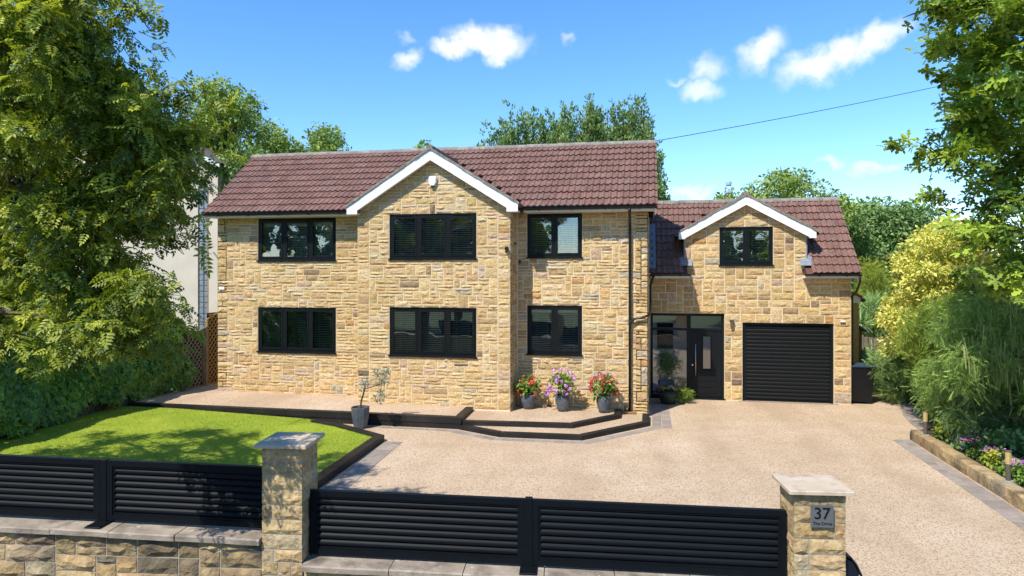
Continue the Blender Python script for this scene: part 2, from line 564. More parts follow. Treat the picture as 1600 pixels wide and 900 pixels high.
def stone_mesh(w, h, proud, tint, mat, gap=.013, rough=1.0, back=.02):
    """pitch-faced block: x along the wall, z up, -y out of the wall; its origin is its lower left corner"""
    nx = max(2, min(5, round(w / .085)))
    nz = max(3, min(4, round(h / .055)))
    g = gap / 2
    vs, fs = [], []
    ph = random.uniform(0, 20)
    hump = random.uniform(.3, .7)
    for j in range(nz + 1):
        for i in range(nx + 1):
            x = g + (w - 2 * g) * i / nx
            z = g + (h - 2 * g) * j / nz
            edge = i in (0, nx) or j in (0, nz)
            if edge:
                y = -.004 - random.uniform(0, .004)
                x += random.uniform(-.003, .003); z += random.uniform(-.003, .003)
            else:
                q = math.sin(ph + x * 21) * .3 + math.sin(ph * 2 + z * 33 + x * 9) * .25
                lowlip = .3 * (1 - (j - 1) / max(1, nz - 2)) if nz > 2 else 0
                y = -.006 - proud * rough * (.4 + lowlip + q + random.uniform(-.4, .6))
                y = min(y, -.008)
                z += (h / nz) * .28 * (hump - .5 + random.uniform(-.5, .5))
                x += (w / nx) * .25 * random.uniform(-1, 1)
            vs.append((x, y, z))
    k = nx + 1
    for j in range(nz):
        for i in range(nx):
            a = j * k + i
            if random.random() < .5:
                fs += [(a, a + 1, a + k + 1), (a, a + k + 1, a + k)]
            else:
                fs += [(a, a + 1, a + k), (a + 1, a + k + 1, a + k)]
    rim = list(range(k)) + [j * k + nx for j in range(1, nz + 1)] + [nz * k + i for i in range(nx - 1, -1, -1)] + [j * k for j in range(nz - 1, 0, -1)]
    o = len(vs)
    for r in rim:
        x, y, z = vs[r]
        vs.append((x, back, z))
    n = len(rim)
    for q in range(n):
        a, b = rim[q], rim[(q + 1) % n]
        fs.append((b, a, o + q, o + (q + 1) % n))
    me = bpy.data.meshes.new('stone')
    me.from_pydata(vs, [], fs)
    me.materials.append(MAT[mat])
    set_tint(me, tint)
    return me


def merge_meshes(name, items, mat, parent, has_tint=True):
    V, Fa, T = [], [], []
    o = 0
    for me, mw in items:
        for v in me.vertices:
            V.append(tuple(mw @ v.co))
        for p in me.polygons:
            Fa.append(tuple(i + o for i in p.vertices))
        if has_tint:
            c = me.attributes['tint'].data[0].color
            T += [(c[0], c[1], c[2])] * len(me.vertices)
        o += len(me.vertices)
    me = bpy.data.meshes.new(name)
    me.from_pydata(V, [], Fa)
    me.materials.append(MAT[mat])
    if has_tint:
        set_tint(me, np.array(T, np.float32))
    return stuff(link(name, me, parent))


def wall_frame(x, y, ang=0):
    """frame of a wall face: local x along the wall, local -y outwards"""
    return Matrix.Translation((x, y, 0)) @ Matrix.Rotation(ang, 4, 'Z')


# ------------------------------------------------------------------ leaves
def quad_leaf(w=.5):
    return np.array([(0, 0, 0), (w / 2, .45, .06), (0, 1, 0), (-w / 2, .45, .06)]), [(0, 1, 2), (0, 2, 3)]


def ovate_leaf(w=.55):
    return (np.array([(0, 0, 0), (w / 2, .3, .07), (w * .36, .68, .05), (0, 1, -.06), (-w * .36, .68, .05), (-w / 2, .3, .07), (0, .5, -.02)]),
            [(0, 1, 6), (1, 2, 6), (2, 3, 6), (3, 4, 6), (4, 5, 6), (5, 0, 6)])


def pinnate_leaf(n=4):
    V, Fa = [], []
    def leaflet(p, d, L, w):
        o = len(V)
        s = np.array([d[1], -d[0], 0])
        p = np.array(p)
        d = np.array(d)
        V.extend([p, p + d * L * .5 + s * w + (0, 0, .02), p + d * L + (0, 0, -.07), p + d * L * .5 - s * w + (0, 0, .02)])
        Fa.extend([(o, o + 1, o + 2), (o, o + 2, o + 3)])
    for k in range(n):
        y = .18 + .62 * k / (n - 1)
        z = -.12 * (y ** 2)
        for sgn in (-1, 1):
            leaflet((0, y, z), (sgn * .88, .47, 0), .42 - .05 * k, .085)
    leaflet((0, .8, -.1), (0, 1, 0), .42, .09)
    return np.array(V), Fa


def oak_rosette():
    V, Fa = [], []
    rnd = random.Random(5)
    for k in range(5):
        a = k * 2 * math.pi / 5 + rnd.uniform(-.3, .3)
        el = rnd.uniform(-.35, .45)
        d = np.array([math.cos(a) * math.cos(el), math.sin(a) * math.cos(el), math.sin(el)])
        s = np.array([-math.sin(a), math.cos(a), rnd.uniform(-.3, .3)])
        L = rnd.uniform(.8, 1.1)
        prof = [(.22, .12), (.34, .08), (.55, .26), (.66, .13), (.84, .2)]
        o = len(V)
        pt = lambda q, w: d * L * q + s * w + np.array([0, 0, -.22 * q * q + .25 * abs(w)])
        V.append(pt(0, 0))
        V.extend([pt(q, w) for q, w in prof])
        V.append(pt(1, 0))
        V.extend([pt(q, -w) for q, w in reversed(prof)])
        mid = len(V)
        V.append(pt(.6, 0))
        ring = list(range(o, mid))
        n_ = len(ring)
        # two halves folded along the midrib
        Fa.append(tuple(ring[:n_ // 2 + 1]) + (mid,))
        Fa.append((mid,) + tuple(ring[n_ // 2:]) + (ring[0],))
    return np.array(V), Fa


def needle_spray(n=7):
    """flat fern-like conifer spray along y"""
    V, Fa = [], []
    for k in range(n):
        y = k / n
        L = .36 * (1 - .75 * y)
        for sgn in (-1, 1):
            o = len(V)
            V += [(0, y, 0), (sgn * L * .6, y + .16, .03), (sgn * L, y + .30, -.06), (sgn * L * .45, y + .09, -.03)]
            Fa += [(o, o + 1, o + 2), (o, o + 2, o + 3)] if sgn > 0 else [(o, o + 2, o + 1), (o, o + 3, o + 2)]
    o = len(V)
    V += [(-.02, 0, 0), (.02, 0, 0), (0, 1.1, -.03)]
    Fa += [(o, o + 1, o + 2)]
    return np.array(V, float), Fa


def strand(n=6):
    """hanging tassel along y, a few small side scales"""
    V, Fa = [], []
    for k in range(n):
        y = k / n
        w = .022 * (1 - .5 * y)
        for sgn in (-1, 1):
            o = len(V)
            V += [(0, y, 0), (sgn * w * 2.2, y + .10, .02 * sgn), (0, y + .24, .01)]
            Fa += [(o, o + 1, o + 2)]
    return np.array(V, float), Fa


def norm(a):
    return a / np.maximum(np.linalg.norm(a, axis=1, keepdims=True), 1e-6)


def leaves_mesh(name, P, fwd, nrm, size, tmpl, tint, mat, parent=None):
    tv, tf = tmpl
    f = norm(fwd)
    s = norm(np.cross(f, nrm))
    n = np.cross(s, f)
    N, k = len(P), len(tv)
    V = P[:, None, :] + size[:, None, None] * (tv[None, :, 0, None] * s[:, None, :] + tv[None, :, 1, None] * f[:, None, :] + tv[None, :, 2, None] * n[:, None, :])
    V = V.reshape(-1, 3).astype(np.float32)
    me = bpy.data.meshes.new(name)
    me.vertices.add(N * k)
    me.vertices.foreach_set('co', V.ravel())
    idx = np.concatenate([np.array(q) for q in tf])
    lens = np.array([len(q) for q in tf])
    LI = (idx[None, :] + (np.arange(N) * k)[:, None]).ravel()
    tot = np.tile(lens, N)
    st = np.concatenate([[0], np.cumsum(tot)[:-1]])
    me.loops.add(len(LI))
    me.loops.foreach_set('vertex_index', LI.astype(np.int32))
    me.polygons.add(len(tot))
    me.polygons.foreach_set('loop_start', st.astype(np.int32))
    me.update(calc_edges=True)
    me.materials.append(MAT[mat])
    a = me.attributes.new('tint', 'FLOAT', 'POINT')
    a.data.foreach_set('value', np.repeat(np.clip(tint, 0, 1), k).astype(np.float32))
    return link(name, me, parent)


def clump_points(clumps, per, flat=.75, shell=.45):
    """points spread through clumps (x, y, z, r); per = leaves in a clump of radius 1"""
    P, O, T, A = [], [], [], []
    for c in clumps:
        r = c[3]
        n = max(6, int(per * r ** 2))
        d = norm(rng.normal(size=(n, 3)))
        q = (shell + (1 - shell) * rng.random(n)) * rng.random(n) ** .18
        off = d * q[:, None] * r
        off[:, 2] *= flat
        P.append(np.array(c[:3])[None, :] + off)
        O.append(d)
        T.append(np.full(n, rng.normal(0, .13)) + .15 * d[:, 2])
        A.append(np.full(n, r))
    return np.concatenate(P), np.concatenate(O), np.concatenate(T), np.concatenate(A)


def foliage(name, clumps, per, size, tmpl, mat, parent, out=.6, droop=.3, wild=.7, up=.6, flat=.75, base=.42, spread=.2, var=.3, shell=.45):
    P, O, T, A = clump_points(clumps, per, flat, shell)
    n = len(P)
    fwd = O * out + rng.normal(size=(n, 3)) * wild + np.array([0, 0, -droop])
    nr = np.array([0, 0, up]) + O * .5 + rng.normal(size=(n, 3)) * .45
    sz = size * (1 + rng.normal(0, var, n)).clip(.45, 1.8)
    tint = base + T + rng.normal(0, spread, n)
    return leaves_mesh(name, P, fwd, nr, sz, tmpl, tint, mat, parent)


def branches(name, base, top, clumps, r0, parent, mat='bark', count=40, twig=0, sag=.0):
    m = MB()
    base, top = Vector(base), Vector(top)
    mid = (base + top) / 2 + Vector((random.uniform(-.2, .2), random.uniform(-.2, .2), 0))
    trunk = [base + Vector((0, 0, -.3)), base.lerp(mid, .5), mid, mid.lerp(top, .5), top]
    m.tube(trunk, [r0 * 1.25, r0, r0 * .82, r0 * .6, r0 * .3], 9)
    def on_trunk(t):
        x = t * (len(trunk) - 1)
        i = min(int(x), len(trunk) - 2)
        return trunk[i].lerp(trunk[i + 1], x - i)
    cl = sorted(clumps, key=lambda c: -c[3])[:count]
    for c in cl:
        e = Vector(c[:3])
        hz = max(.25, min(.95, (e.z - base.z) / max(.1, (top.z - base.z)) * .75))
        s = on_trunk(hz)
        L = (e - s).length
        a = s.lerp(e, .35) + Vector((random.uniform(-.1, .1) * L, random.uniform(-.1, .1) * L, .10 * L))
        b = s.lerp(e, .7) + Vector((random.uniform(-.08, .08) * L, random.uniform(-.08, .08) * L, .07 * L - sag * L))
        rr = r0 * min(.45, .10 + .05 * L)
        m.tube([s, a, b, e], [rr, rr * .7, rr * .42, rr * .12], 5, False)
        for k in range(twig):
            q = b.lerp(e, random.random())
            dv = Vector((random.gauss(0, 1), random.gauss(0, 1), random.gauss(0, .6) - .2)).normalized() * c[3] * 1.1
            m.tube([q, q + dv * .5 + Vector((0, 0, .06)), q + dv], [rr * .2, rr * .14, .004], 4, False)
    return m.build(name, mat, parent)


def ellipsoid_clumps(c, rad, n, r0, r1, low=-.6, seed=None):
    out = []
    while len(out) < n:
        d = norm(rng.normal(size=(1, 3)))[0]
        if d[2] < low:
            continue
        q = .35 + .65 * rng.random() ** .5
        out.append((c[0] + d[0] * rad[0] * q, c[1] + d[1] * rad[1] * q, c[2] + d[2] * rad[2] * q, rng.uniform(r0, r1)))
    return out

# ================================================================== THE SETTING
WD = math.radians(6.94)                       # the street wall runs at a small angle to the house
W0 = Vector((-3.55, 6.18, 0))
WALLF = Matrix.Translation(W0) @ Matrix.Rotation(WD, 4, 'Z')


def wpt(s, n, z=0.0):
    return WALLF @ Vector((s, n, z))


def sheet(name, poly, z, mat, parent=None):
    m = MB()
    m.add([(p[0], p[1], z) for p in poly], [tuple(range(len(poly)))])
    o = m.build(name, mat, parent)
    return o


struct(sheet('ground', [(-900, -900), (900, -900), (900, 1400), (-900, 1400)], -.30, 'meadow'))
a, b = wpt(-40, -7.5), wpt(40, -7.5)
c, d = wpt(40, -2.2), wpt(-40, -2.2)
struct(sheet('road', [a, b, c, d], -.26, 'asphalt'))
pv = MB(WALLF)
pv.box(-40, 40, -2.2, -.2, -.30, -.15)
struct(pv.build('pavement', 'paver', tint=(.2, .19, .18)))

drive_poly = [wpt(-2.2, .3)[:2], wpt(11, .3)[:2], (5.45, 8.2), (5.45, 15.7)]
drive_poly += [gnd(x, y)[:2] for x, y in ((1440, 668), (1434, 652), (1430, 640), (1415, 628), (1392, 615), (1358, 601))]
drive_poly += [(7.1, 26), (5.3, 26), (5.3, 19.55), (-.05, 19.55), (-.05, 17.0), (-8.2, 15.2), (-5.9, 7.4)]
drv = struct(MB().prism(drive_poly, -.28, 0.0).build('driveway', 'gravel'))
# a hairline settlement crack runs down the resin near the gate
lawn_poly = [wpt(-9.6, .3)[:2], wpt(-1.6, .3)[:2], (-5.5, 13.3), (-6.8, 14.13), (-7.5, 14.42), (-7.7, 14.62), (-12.75, 14.66)]
def lawn_z(x, y):
    return .085 + .115 * min(1, max(0, (-7.6 - x) / 3.6)) * min(1, max(0, (y - 8.0) / 6.0))


lm_ = MB().prism(lawn_poly, -.28, .085)
nxg, nyg = 16, 20
gv = [(-12.74 + i * 6.0 / nxg, 8.0 + j * 6.62 / nyg) for j in range(nyg + 1) for i in range(nxg + 1)]
lm_.add([(x, y, lawn_z(x, y) + .002) for x, y in gv], [(j * (nxg + 1) + i, j * (nxg + 1) + i + 1, (j + 1) * (nxg + 1) + i + 1, (j + 1) * (nxg + 1) + i) for j in range(nyg) for i in range(nxg)
        if gv[(j + 1) * (nxg + 1) + i + 1][0] < -7.5 or gv[(j + 1) * (nxg + 1) + i + 1][1] < 14.1])
lawn = struct(lm_.build('lawn', 'lawn_soil'))

# terrace and its steps: gravel tops held by black sleepers
TZ, MZ, LZ = .245, .165, .085
terrace = struct(MB().prism([(-12.6, 14.78), (-4.14, 14.74), (-4.2, 16.9), (-11.4, 16.9), (-11.4, 24), (-12.6, 24)], -.28, TZ).build('terrace', 'gravel'))
mid_poly = [(-4.1, 14.78), (-1.66, 14.95), (-.72, 16.1), (-.72, 16.85), (-4.1, 16.85)]
low_poly = [(-4.15, 14.73), (-3.08, 14.22), (-1.37, 14.28), (-.06, 15.83), (-.06, 16.85), (-4.15, 16.85)]
midstep = struct(MB().prism(mid_poly, LZ - .02, MZ).build('upper_step', 'gravel'))
lowstep = struct(MB().prism(low_poly, -.28, LZ).build('lower_step', 'gravel'))


def offset_line(pts, w):
    """points of a polyline moved w to its left, mitred"""
    pts = [Vector((p[0], p[1])) for p in pts]
    out = []
    for i, p in enumerate(pts):
        ds = []
        if i > 0:
            ds.append((p - pts[i - 1]).normalized())
        if i < len(pts) - 1:
            ds.append((pts[i + 1] - p).normalized())
        ns = [Vector((-d.y, d.x)) for d in ds]
        n = sum(ns, Vector((0, 0))).normalized()
        k = 1 / max(.35, n.dot(ns[0]))
        out.append(p + n * w * k)
    return out


def sleepers(pts, width, z0, z1, parent, length=2.4):
    """black timbers laid along a line, mitred where it turns, butted along the straights"""
    inner = offset_line(pts, width)
    pts = [Vector((p[0], p[1])) for p in pts]
    for i in range(len(pts) - 1):
        L = (pts[i + 1] - pts[i]).length
        n = max(1, round(L / length))
        for k in range(n):
            g0 = .004 if k else .001
            f0, f1 = k / n + g0 / L, (k + 1) / n - .002 / L
            q = [pts[i].lerp(pts[i + 1], f0), pts[i].lerp(pts[i + 1], f1), inner[i].lerp(inner[i + 1], f1), inner[i].lerp(inner[i + 1], f0)]
            j = random.uniform(-.003, .003)
            m = MB()
            cx = sum(q, Vector((0, 0))) / 4
            top = [p + (cx - p).normalized() * .012 for p in q]
            vs = [(p.x, p.y, z0) for p in q] + [(p.x, p.y, z1 - .01 + j) for p in q] + [(p.x, p.y, z1 + j) for p in top]
            m.add(vs, [(3, 2, 1, 0), (8, 9, 10, 11)] + [(r * 4 + e, r * 4 + (e + 1) % 4, r * 4 + 4 + (e + 1) % 4, r * 4 + 4 + e) for r in range(2) for e in range(4)])
            m.build('sleeper', 'sleeper', parent)


# the terrace front is two timbers high
sleepers([(-12.6, 14.70), (-4.06, 14.66), (-4.12, 15.92)], .17, .125, TZ + .018, terrace)
sleepers([(-12.6, 14.715), (-4.075, 14.675)], .15, -.05, .122, terrace, 2.9)
sleepers([(-4.05, 14.70), (-1.6, 14.87), (-.62, 16.08), (-.62, 16.76)], .16, LZ - .01, MZ + .014, midstep)
sleepers([(-4.1, 14.64), (-3.09, 14.13), (-1.33, 14.19), (.035, 15.8), (.035, 16.74)], .16, -.05, LZ + .014, lowstep)
sleepers([wpt(-1.45, .4)[:2], (-5.35, 13.36), (-6.75, 14.22), (-7.45, 14.5)], .19, -.05, .125, lawn)


def paver_row(pts, rows, width, z, parent, length=.2, tone=(.345, .295, .255)):
    pts = [Vector((p[0], p[1])) for p in pts]
    for r in range(rows):
        a = offset_line(pts, width * r / rows + .003)
        b = offset_line(pts, width * (r + 1) / rows - .003)
        for i in range(len(pts) - 1):
            L = (pts[i + 1] - pts[i]).length
            n = max(1, round(L / length))
            for k in range(n):
                f0, f1 = k / n + .003 / L, (k + 1) / n - .003 / L
                q = [a[i].lerp(a[i + 1], f0), a[i].lerp(a[i + 1], f1), b[i].lerp(b[i + 1], f1), b[i].lerp(b[i + 1], f0)]
                cx = sum(q, Vector((0, 0))) / 4
                zz = z + random.uniform(-.001, .002)
                top = [p + (cx - p).normalized() * .006 for p in q]
                m = MB()
                vs = [(p.x, p.y, z - .03) for p in q] + [(p.x, p.y, zz - .004) for p in q] + [(p.x, p.y, zz) for p in top]
                fl = [(8, 9, 10, 11)] + [(r_ * 4 + e, r_ * 4 + (e + 1) % 4, r_ * 4 + 4 + (e + 1) % 4, r_ * 4 + 4 + e) for r_ in range(2) for e in range(4)]
                ar = (q[1] - q[0]).cross(q[2] - q[1])
                if ar < 0:
                    fl = [tuple(reversed(f)) for f in fl]
                m.add(vs, fl)
                t = random.uniform(.82, 1.15)
                m.build('paver', 'paver', parent, tint=tuple(x * t * random.uniform(.97, 1.03) for x in tone))


def border(name):
    o = bpy.data.objects.new(name, None)
    col.objects.link(o)
    WORLD[o.name] = Matrix.Identity(4)
    return struct(o)


pb = border('paver_border')
paver_row([(5.0, 7.9), (5.0, 15.5)], 2, -.33, .008, pb, .24)
paver_row([(5.0, 15.5), (5.42, 15.58)], 1, -.16, .0085, pb, .2)
crv = [gnd(x, y)[:2] for x, y in ((1437, 672), (1424, 663), (1412, 650), (1409, 641), (1402, 630), (1380, 617), (1352, 606), (1330, 597))]
paver_row(crv, 2, -.42, .008, pb, .24)
paver_row([(-4.15, 14.55), (-3.14, 14.05), (-1.30, 14.10), (.10, 15.72), (.12, 17.2), (.12, 19.0)], 1, -.2, .008, pb, .21)
paver_row([(.33, 15.64), (.33, 17.2), (.33, 18.95)], 1, -.2, .007, pb, .21)
paver_row([(-6.3, 14.60), (-4.15, 14.56)], 1, -.13, .007, pb, .22)
paver_row([wpt(-1.28, .45)[:2], (-5.31, 13.3)], 2, -.36, .008, pb, .21)
paver_row([(2.42, 19.28), (4.94, 19.28)], 1, .13, .006, pb, .3)

# grass blades
def build_grass():
    n = 150000
    P = []
    x = rng.uniform(-12.7, -5.5, n)
    y = rng.uniform(7.0, 14.6, n)
    ok = ~((y > 13.3) & (x > -5.5 - (y - 13.3) * 1.6))
    x, y = x[ok], y[ok]
    n = len(x)
    P = np.stack([x, y, .083 + .115 * np.clip((-7.6 - x) / 3.6, 0, 1) * np.clip((y - 8.0) / 6.0, 0, 1)], 1)
    f = np.stack([rng.normal(0, .55, n), rng.normal(0, .55, n), np.ones(n)], 1)
    nr = rng.normal(size=(n, 3)); nr[:, 2] = .2
    patch = .5 + .22 * np.sin(x * 1.7 + 1.3 * np.sin(y * 1.1)) + .12 * np.sin(y * 2.9 + x) + .08 * np.sin(x * 6.1 - y * 4.3)
    tint = patch + rng.normal(0, .2, n)
    sz = rng.uniform(.018, .04, n)
    tm = (np.array([(-.11, 0, 0), (.11, 0, 0), (.03, 1, .25)]), [(0, 1, 2)])
    o = leaves_mesh('grass', P, f, nr, sz, tm, tint, 'grass')
    o['label'] = 'short mown bright green lawn grass beside the driveway'
    o['category'] = 'grass'
    stuff(o)


build_grass()

# planting bed along the right edge of the drive
bed = struct(MB().prism([(5.58, 7.6), (16, 7.6), (16, 19.2), (7.1, 19.2), (6.35, 17.3), (5.75, 15.9), (5.58, 15.5)], -.28, .15).build('planting_bed', 'soil'))
struct(MB().prism([(7.0, 19.21), (18, 19.21), (18, 34), (7.2, 34)], -.28, .03).build('side_garden', 'soil'))

# ================================================================== THE HOUSE
house = thing('stone_house', 'detached yellow stone house with brown tiled roofs and black framed windows', 'house', (-5.0, 18.5, 0))
YF, YG, YA = 16.8, 15.97, 19.4
WIN = dict(UL=(-10.354, -8.082, 3.81, 4.945), LL=(-10.354, -8.082, 1.355, 2.55), UC=(-6.262, -4.045, 3.825, 4.925), LC=(-6.262, -4.045, 1.45, 2.632),
           UR=(-2.955, -1.58, 3.862, 4.95), LR=(-2.955, -1.58, 1.455, 2.67), AN=(1.92, 3.312, 3.69, 4.724))
DOOR = (.075, 2.055, -.02, 2.36)
GAR = (2.522, 4.838, -.02, 2.13)
GX, GZ, GS = -5.14, 6.47, .631           # gable: apex x, apex z, slope
DX, DZ, DS = 2.6, 5.57, .555             # gabled dormer of the wing


def core(name, frame, x0, x1, z0, z1, openings, thick=.28, cut=None, parent=house, mat='mortar'):
    """mortar body of a wall with real openings; cut(x) gives the height limit of a gable"""
    m = MB(frame)
    xb = sorted(set([x0, x1] + [v for o in openings for v in o[:2]]))
    zb = sorted(set([z0, z1] + [v for o in openings for v in o[2:] if z0 < v < z1]))
    for xa, xc in zip(xb, xb[1:]):
        for za, zc in zip(zb, zb[1:]):
            cx, cz = (xa + xc) / 2, (za + zc) / 2
            if any(o[0] < cx < o[1] and o[2] < cz < o[3] for o in openings):
                continue
            m.box(xa, xc, 0, thick, za, zc)
    if cut:
        m.xz_prism(cut, 0, thick)
    return m.build(name, mat, parent)


MAIN = [((3, 1), 12), ((4, 1), 14), ((5, 1), 10), ((6, 1), 5), ((3, 2), 10), ((4, 2), 10), ((5, 2), 7), ((2, 2), 6), ((2, 3), 4), ((3, 3), 2), ((2, 4), 1.5)]
WING = [((3, 2), 8), ((4, 2), 12), ((5, 2), 9), ((2, 2), 6), ((3, 1), 3), ((4, 1), 3), ((2, 3), 3), ((3, 3), 3), ((2, 4), 2)]
QUOIN = [((3, 1), 5), ((3, 2), 12), ((3, 3), 4), ((2, 2), 4)]
todo = []


def stonework(wall, frame, x0, x1, z0, z1, openings, sizes, cw=.052, ch=.078, inside=None, must=(), proud=.017, pal=BUFF, mat='stone', gap=.019):
    xb = breaks(x0, x1, [v for o in openings for v in o[:2]] + list(must), cw)
    zb = breaks(z0, z1, [v for o in openings for v in o[2:]], ch)
    def ok(x, z):
        if any(o[0] < x < o[1] and o[2] < z < o[3] for o in openings):
            return False
        return inside(x, z) if inside else True
    for xa, xc, za, zc in stone_layout(xb, zb, ok, sizes, True):
        me = stone_mesh(xc - xa, zc - za, proud * random.uniform(.7, 1.35), pick(pal), mat, gap)
        todo.append((wall, me, frame @ Matrix.Translation((xa, 0, za)), (xc - xa) * (zc - za)))


fr = wall_frame(0, YF)
w_left = core('wall', fr, -11.57, -7.0, -.1, 5.0, [WIN['UL'], WIN['LL']])
stonework(w_left, fr, -11.57, -7.1, .2, 4.97, [WIN['UL'], WIN['LL']], MAIN)
w_right = core('wall', fr, -3.25, 0, -.1, 5.0, [WIN['UR'], WIN['LR']])
stonework(w_right, fr, -3.19, 0, .06, 4.97, [WIN['UR'], WIN['LR']], MAIN, ch=.076)
fg = wall_frame(0, YG)
w_gab = core('wall', fg, -7.1, -3.22, -.1, 4.95, [WIN['UC'], WIN['LC']], cut=[(-7.1, 4.95), (-3.22, 4.95), (-3.22, 5.1), (GX, GZ - .12), (-7.1, 5.1)])
lim = lambda x, z: z < GZ - .2 - GS * abs(x - GX)
for a, b, sz in ((-7.1, -6.795, QUOIN), (-6.795, -3.52, MAIN), (-3.52, -3.22, QUOIN)):
    stonework(w_gab, fg, a, b, .2, 6.3, [w for w in (WIN['UC'], WIN['LC']) if a < w[0] < b], sz, cw=.05 if sz is QUOIN else .052, inside=lim)
fret = wall_frame(-3.22, YG, math.pi / 2)
w_ret = core('wall', fret, .01, .84, -.1, 4.98, [], thick=.26)
stonework(w_ret, fret, .0, .82, .1, 4.95, [], MAIN, cw=.05)
core('wall', wall_frame(-7.1, YF, -math.pi / 2), -.02, .82, -.1, 4.98, [], thick=.25)
fe = wall_frame(0, YF, math.pi / 2)
w_end = core('wall', fe, 0, 4.0, -.1, 5.0, [], cut=[(0, 5.0), (4.0, 5.0), (2.0, 6.7)])
stonework(w_end, fe, 0, 2.55, .02, 4.97, [], MAIN, cw=.06)
stonework(w_end, fe, 2.6, 4.0, 3.4, 4.97, [], MAIN, cw=.07)
core('wall', wall_frame(-11.57, YF + 4.0, -math.pi / 2), 0, 4.0, -.1, 5.0, [], cut=[(0, 5.0), (4.0, 5.0), (2.0, 6.7)])
core('wall', wall_frame(0, YF + 4.0, 0), -11.56, -.02, -.1, 5.0, [], thick=.2)
fa = wall_frame(0, YA)
w_wing = core('wall', fa, .0, 5.26, -.1, 3.45, [DOOR, GAR])
w_dorm = core('wall', fa, 1.02, 4.14, 3.45, 4.724, [WIN['AN']], thick=.2, cut=[(1.02, 4.7245), (4.14, 4.7245), (DX, DZ - .10)])
dlim = lambda x, z: (z < 3.45 or (1.02 < x < 4.14)) and (z < DZ - .17 - DS * abs(x - DX))
stonework(w_wing, fa, .06, 5.26, .02, 5.4, [DOOR, GAR, WIN['AN']], WING, cw=.058, ch=.094, inside=dlim, must=(1.02, 4.14), gap=.022)
core('wall', wall_frame(5.26, YA, math.pi / 2), 0.001, 4.4, -.1, 3.45, [], thick=.25, cut=[(0, 3.45), (4.4, 3.45), (2.0, 5.4)])
core('wall', wall_frame(0, YA + 4.3, 0), .0, 5.2, -.1, 3.45, [], thick=.2)

todo.sort(key=lambda q: -q[3])
rest = {}
for i, (w, me, mw, ar) in enumerate(todo):
    if i < 300:
        place('stone', me, mw, w)
    else:
        rest.setdefault(w.name, []).append((me, mw))
allrest = [q for w in rest.values() for q in w]
merge_meshes('small_stones', allrest, 'stone', house)

# rooms behind the windows
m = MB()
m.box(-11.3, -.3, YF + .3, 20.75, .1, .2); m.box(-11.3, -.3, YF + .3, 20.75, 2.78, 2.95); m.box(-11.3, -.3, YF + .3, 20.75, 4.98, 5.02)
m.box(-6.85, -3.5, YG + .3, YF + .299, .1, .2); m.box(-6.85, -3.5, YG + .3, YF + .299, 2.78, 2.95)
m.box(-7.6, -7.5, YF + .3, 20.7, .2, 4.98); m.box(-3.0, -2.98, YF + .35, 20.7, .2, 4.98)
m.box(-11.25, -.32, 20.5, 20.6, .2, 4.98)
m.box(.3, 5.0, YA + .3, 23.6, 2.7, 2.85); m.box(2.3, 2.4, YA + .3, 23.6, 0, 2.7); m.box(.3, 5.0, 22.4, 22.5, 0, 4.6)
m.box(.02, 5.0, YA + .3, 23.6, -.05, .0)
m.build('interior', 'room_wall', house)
m = MB(); m.box(1.85, 3.35, YA + .25, 21.0, 4.93, 4.97); m.build('ceiling', 'plastic_white', house)


# ------------------------------------------------------------------ windows
def window(key, y, lights, tilt=.25, drop=1.0, stack=.0, vent=True):
    x0, x1, z0, z1 = WIN[key]
    win = MB()
    F = .062
    yo = y + .028
    win.box(x0, x1, yo, yo + .07, z1 - F, z1); win.box(x0, x1, yo, yo + .07, z0, z0 + F)
    win.box(x0, x0 + F, yo, yo + .07, z0 + F, z1 - F); win.box(x1 - F, x1, yo, yo + .07, z0 + F, z1 - F)
    w = win.build('window', 'black_frame', house)
    n = lights
    step = (x1 - x0) / n
    for k in range(1, n):
        c = x0 + step * k
        MB().box(c - .035, c + .035, yo - .002, yo + .068, z0 + F, z1 - F).build('mullion', 'black_frame', w)
    for k in range(n):
        a = x0 + step * k + (F if k == 0 else .035)
        b = x0 + step * (k + 1) - (F if k == n - 1 else .035)
        a += .004; b -= .004
        za, zb = z0 + F + .004, z1 - F - .004
        S = .042
        sm = MB()
        ys = yo - .012
        sm.box(a, b, ys, ys + .05, zb - S, zb); sm.box(a, b, ys, ys + .05, za, za + S)
        sm.box(a, a + S, ys, ys + .05, za + S, zb - S); sm.box(b - S, b, ys, ys + .05, za + S, zb - S)
        sm.build('sash', 'black_frame', w)
        MB().box(a + S, b - S, ys + .02, ys + .026, za + S, zb - S).build('pane', 'glass', w)
        if vent and k != 1:
            MB().bevel_box((a + b) / 2 - .2, (a + b) / 2 + .2, yo - .02, yo - .0005, z1 - .042, z1 - .02, .004).build('trickle_vent', 'fence_metal', w)
        # venetian blind: head rail, slats, cords
        bl = MB()
        yb = y + .16
        bl.box(a, b, yb - .02, yb + .03, zb - .05, zb)
        zz = zb - .07
        lo = za + (zb - za) * (1 - drop)
        while zz > lo:
            dy, dz = .016 * math.cos(tilt), .016 * math.sin(tilt)
            bl.add([(a + .01, yb - dy, zz - dz), (b - .01, yb - dy, zz - dz), (b - .01, yb + dy, zz + dz), (a + .01, yb + dy, zz + dz)], [(0, 1, 2, 3)])
            zz -= .046
        for cx in (a + (b - a) * .25, a + (b - a) * .75):
            bl.box(cx - .002, cx + .002, yb - .016, yb - .013, lo, zb)
        if stack:
            bl.box(a + .01, b - .01, yb - .02, yb + .02, zb - .05 - stack, zb - .052)
        stuff(bl.build('blind', 'blind', w))
    MB().box(x0 - .02, x1 + .02, y - .055, y + .0275, z0 - .026, z0 + .004).build('sill', 'black_frame', w)
    return w


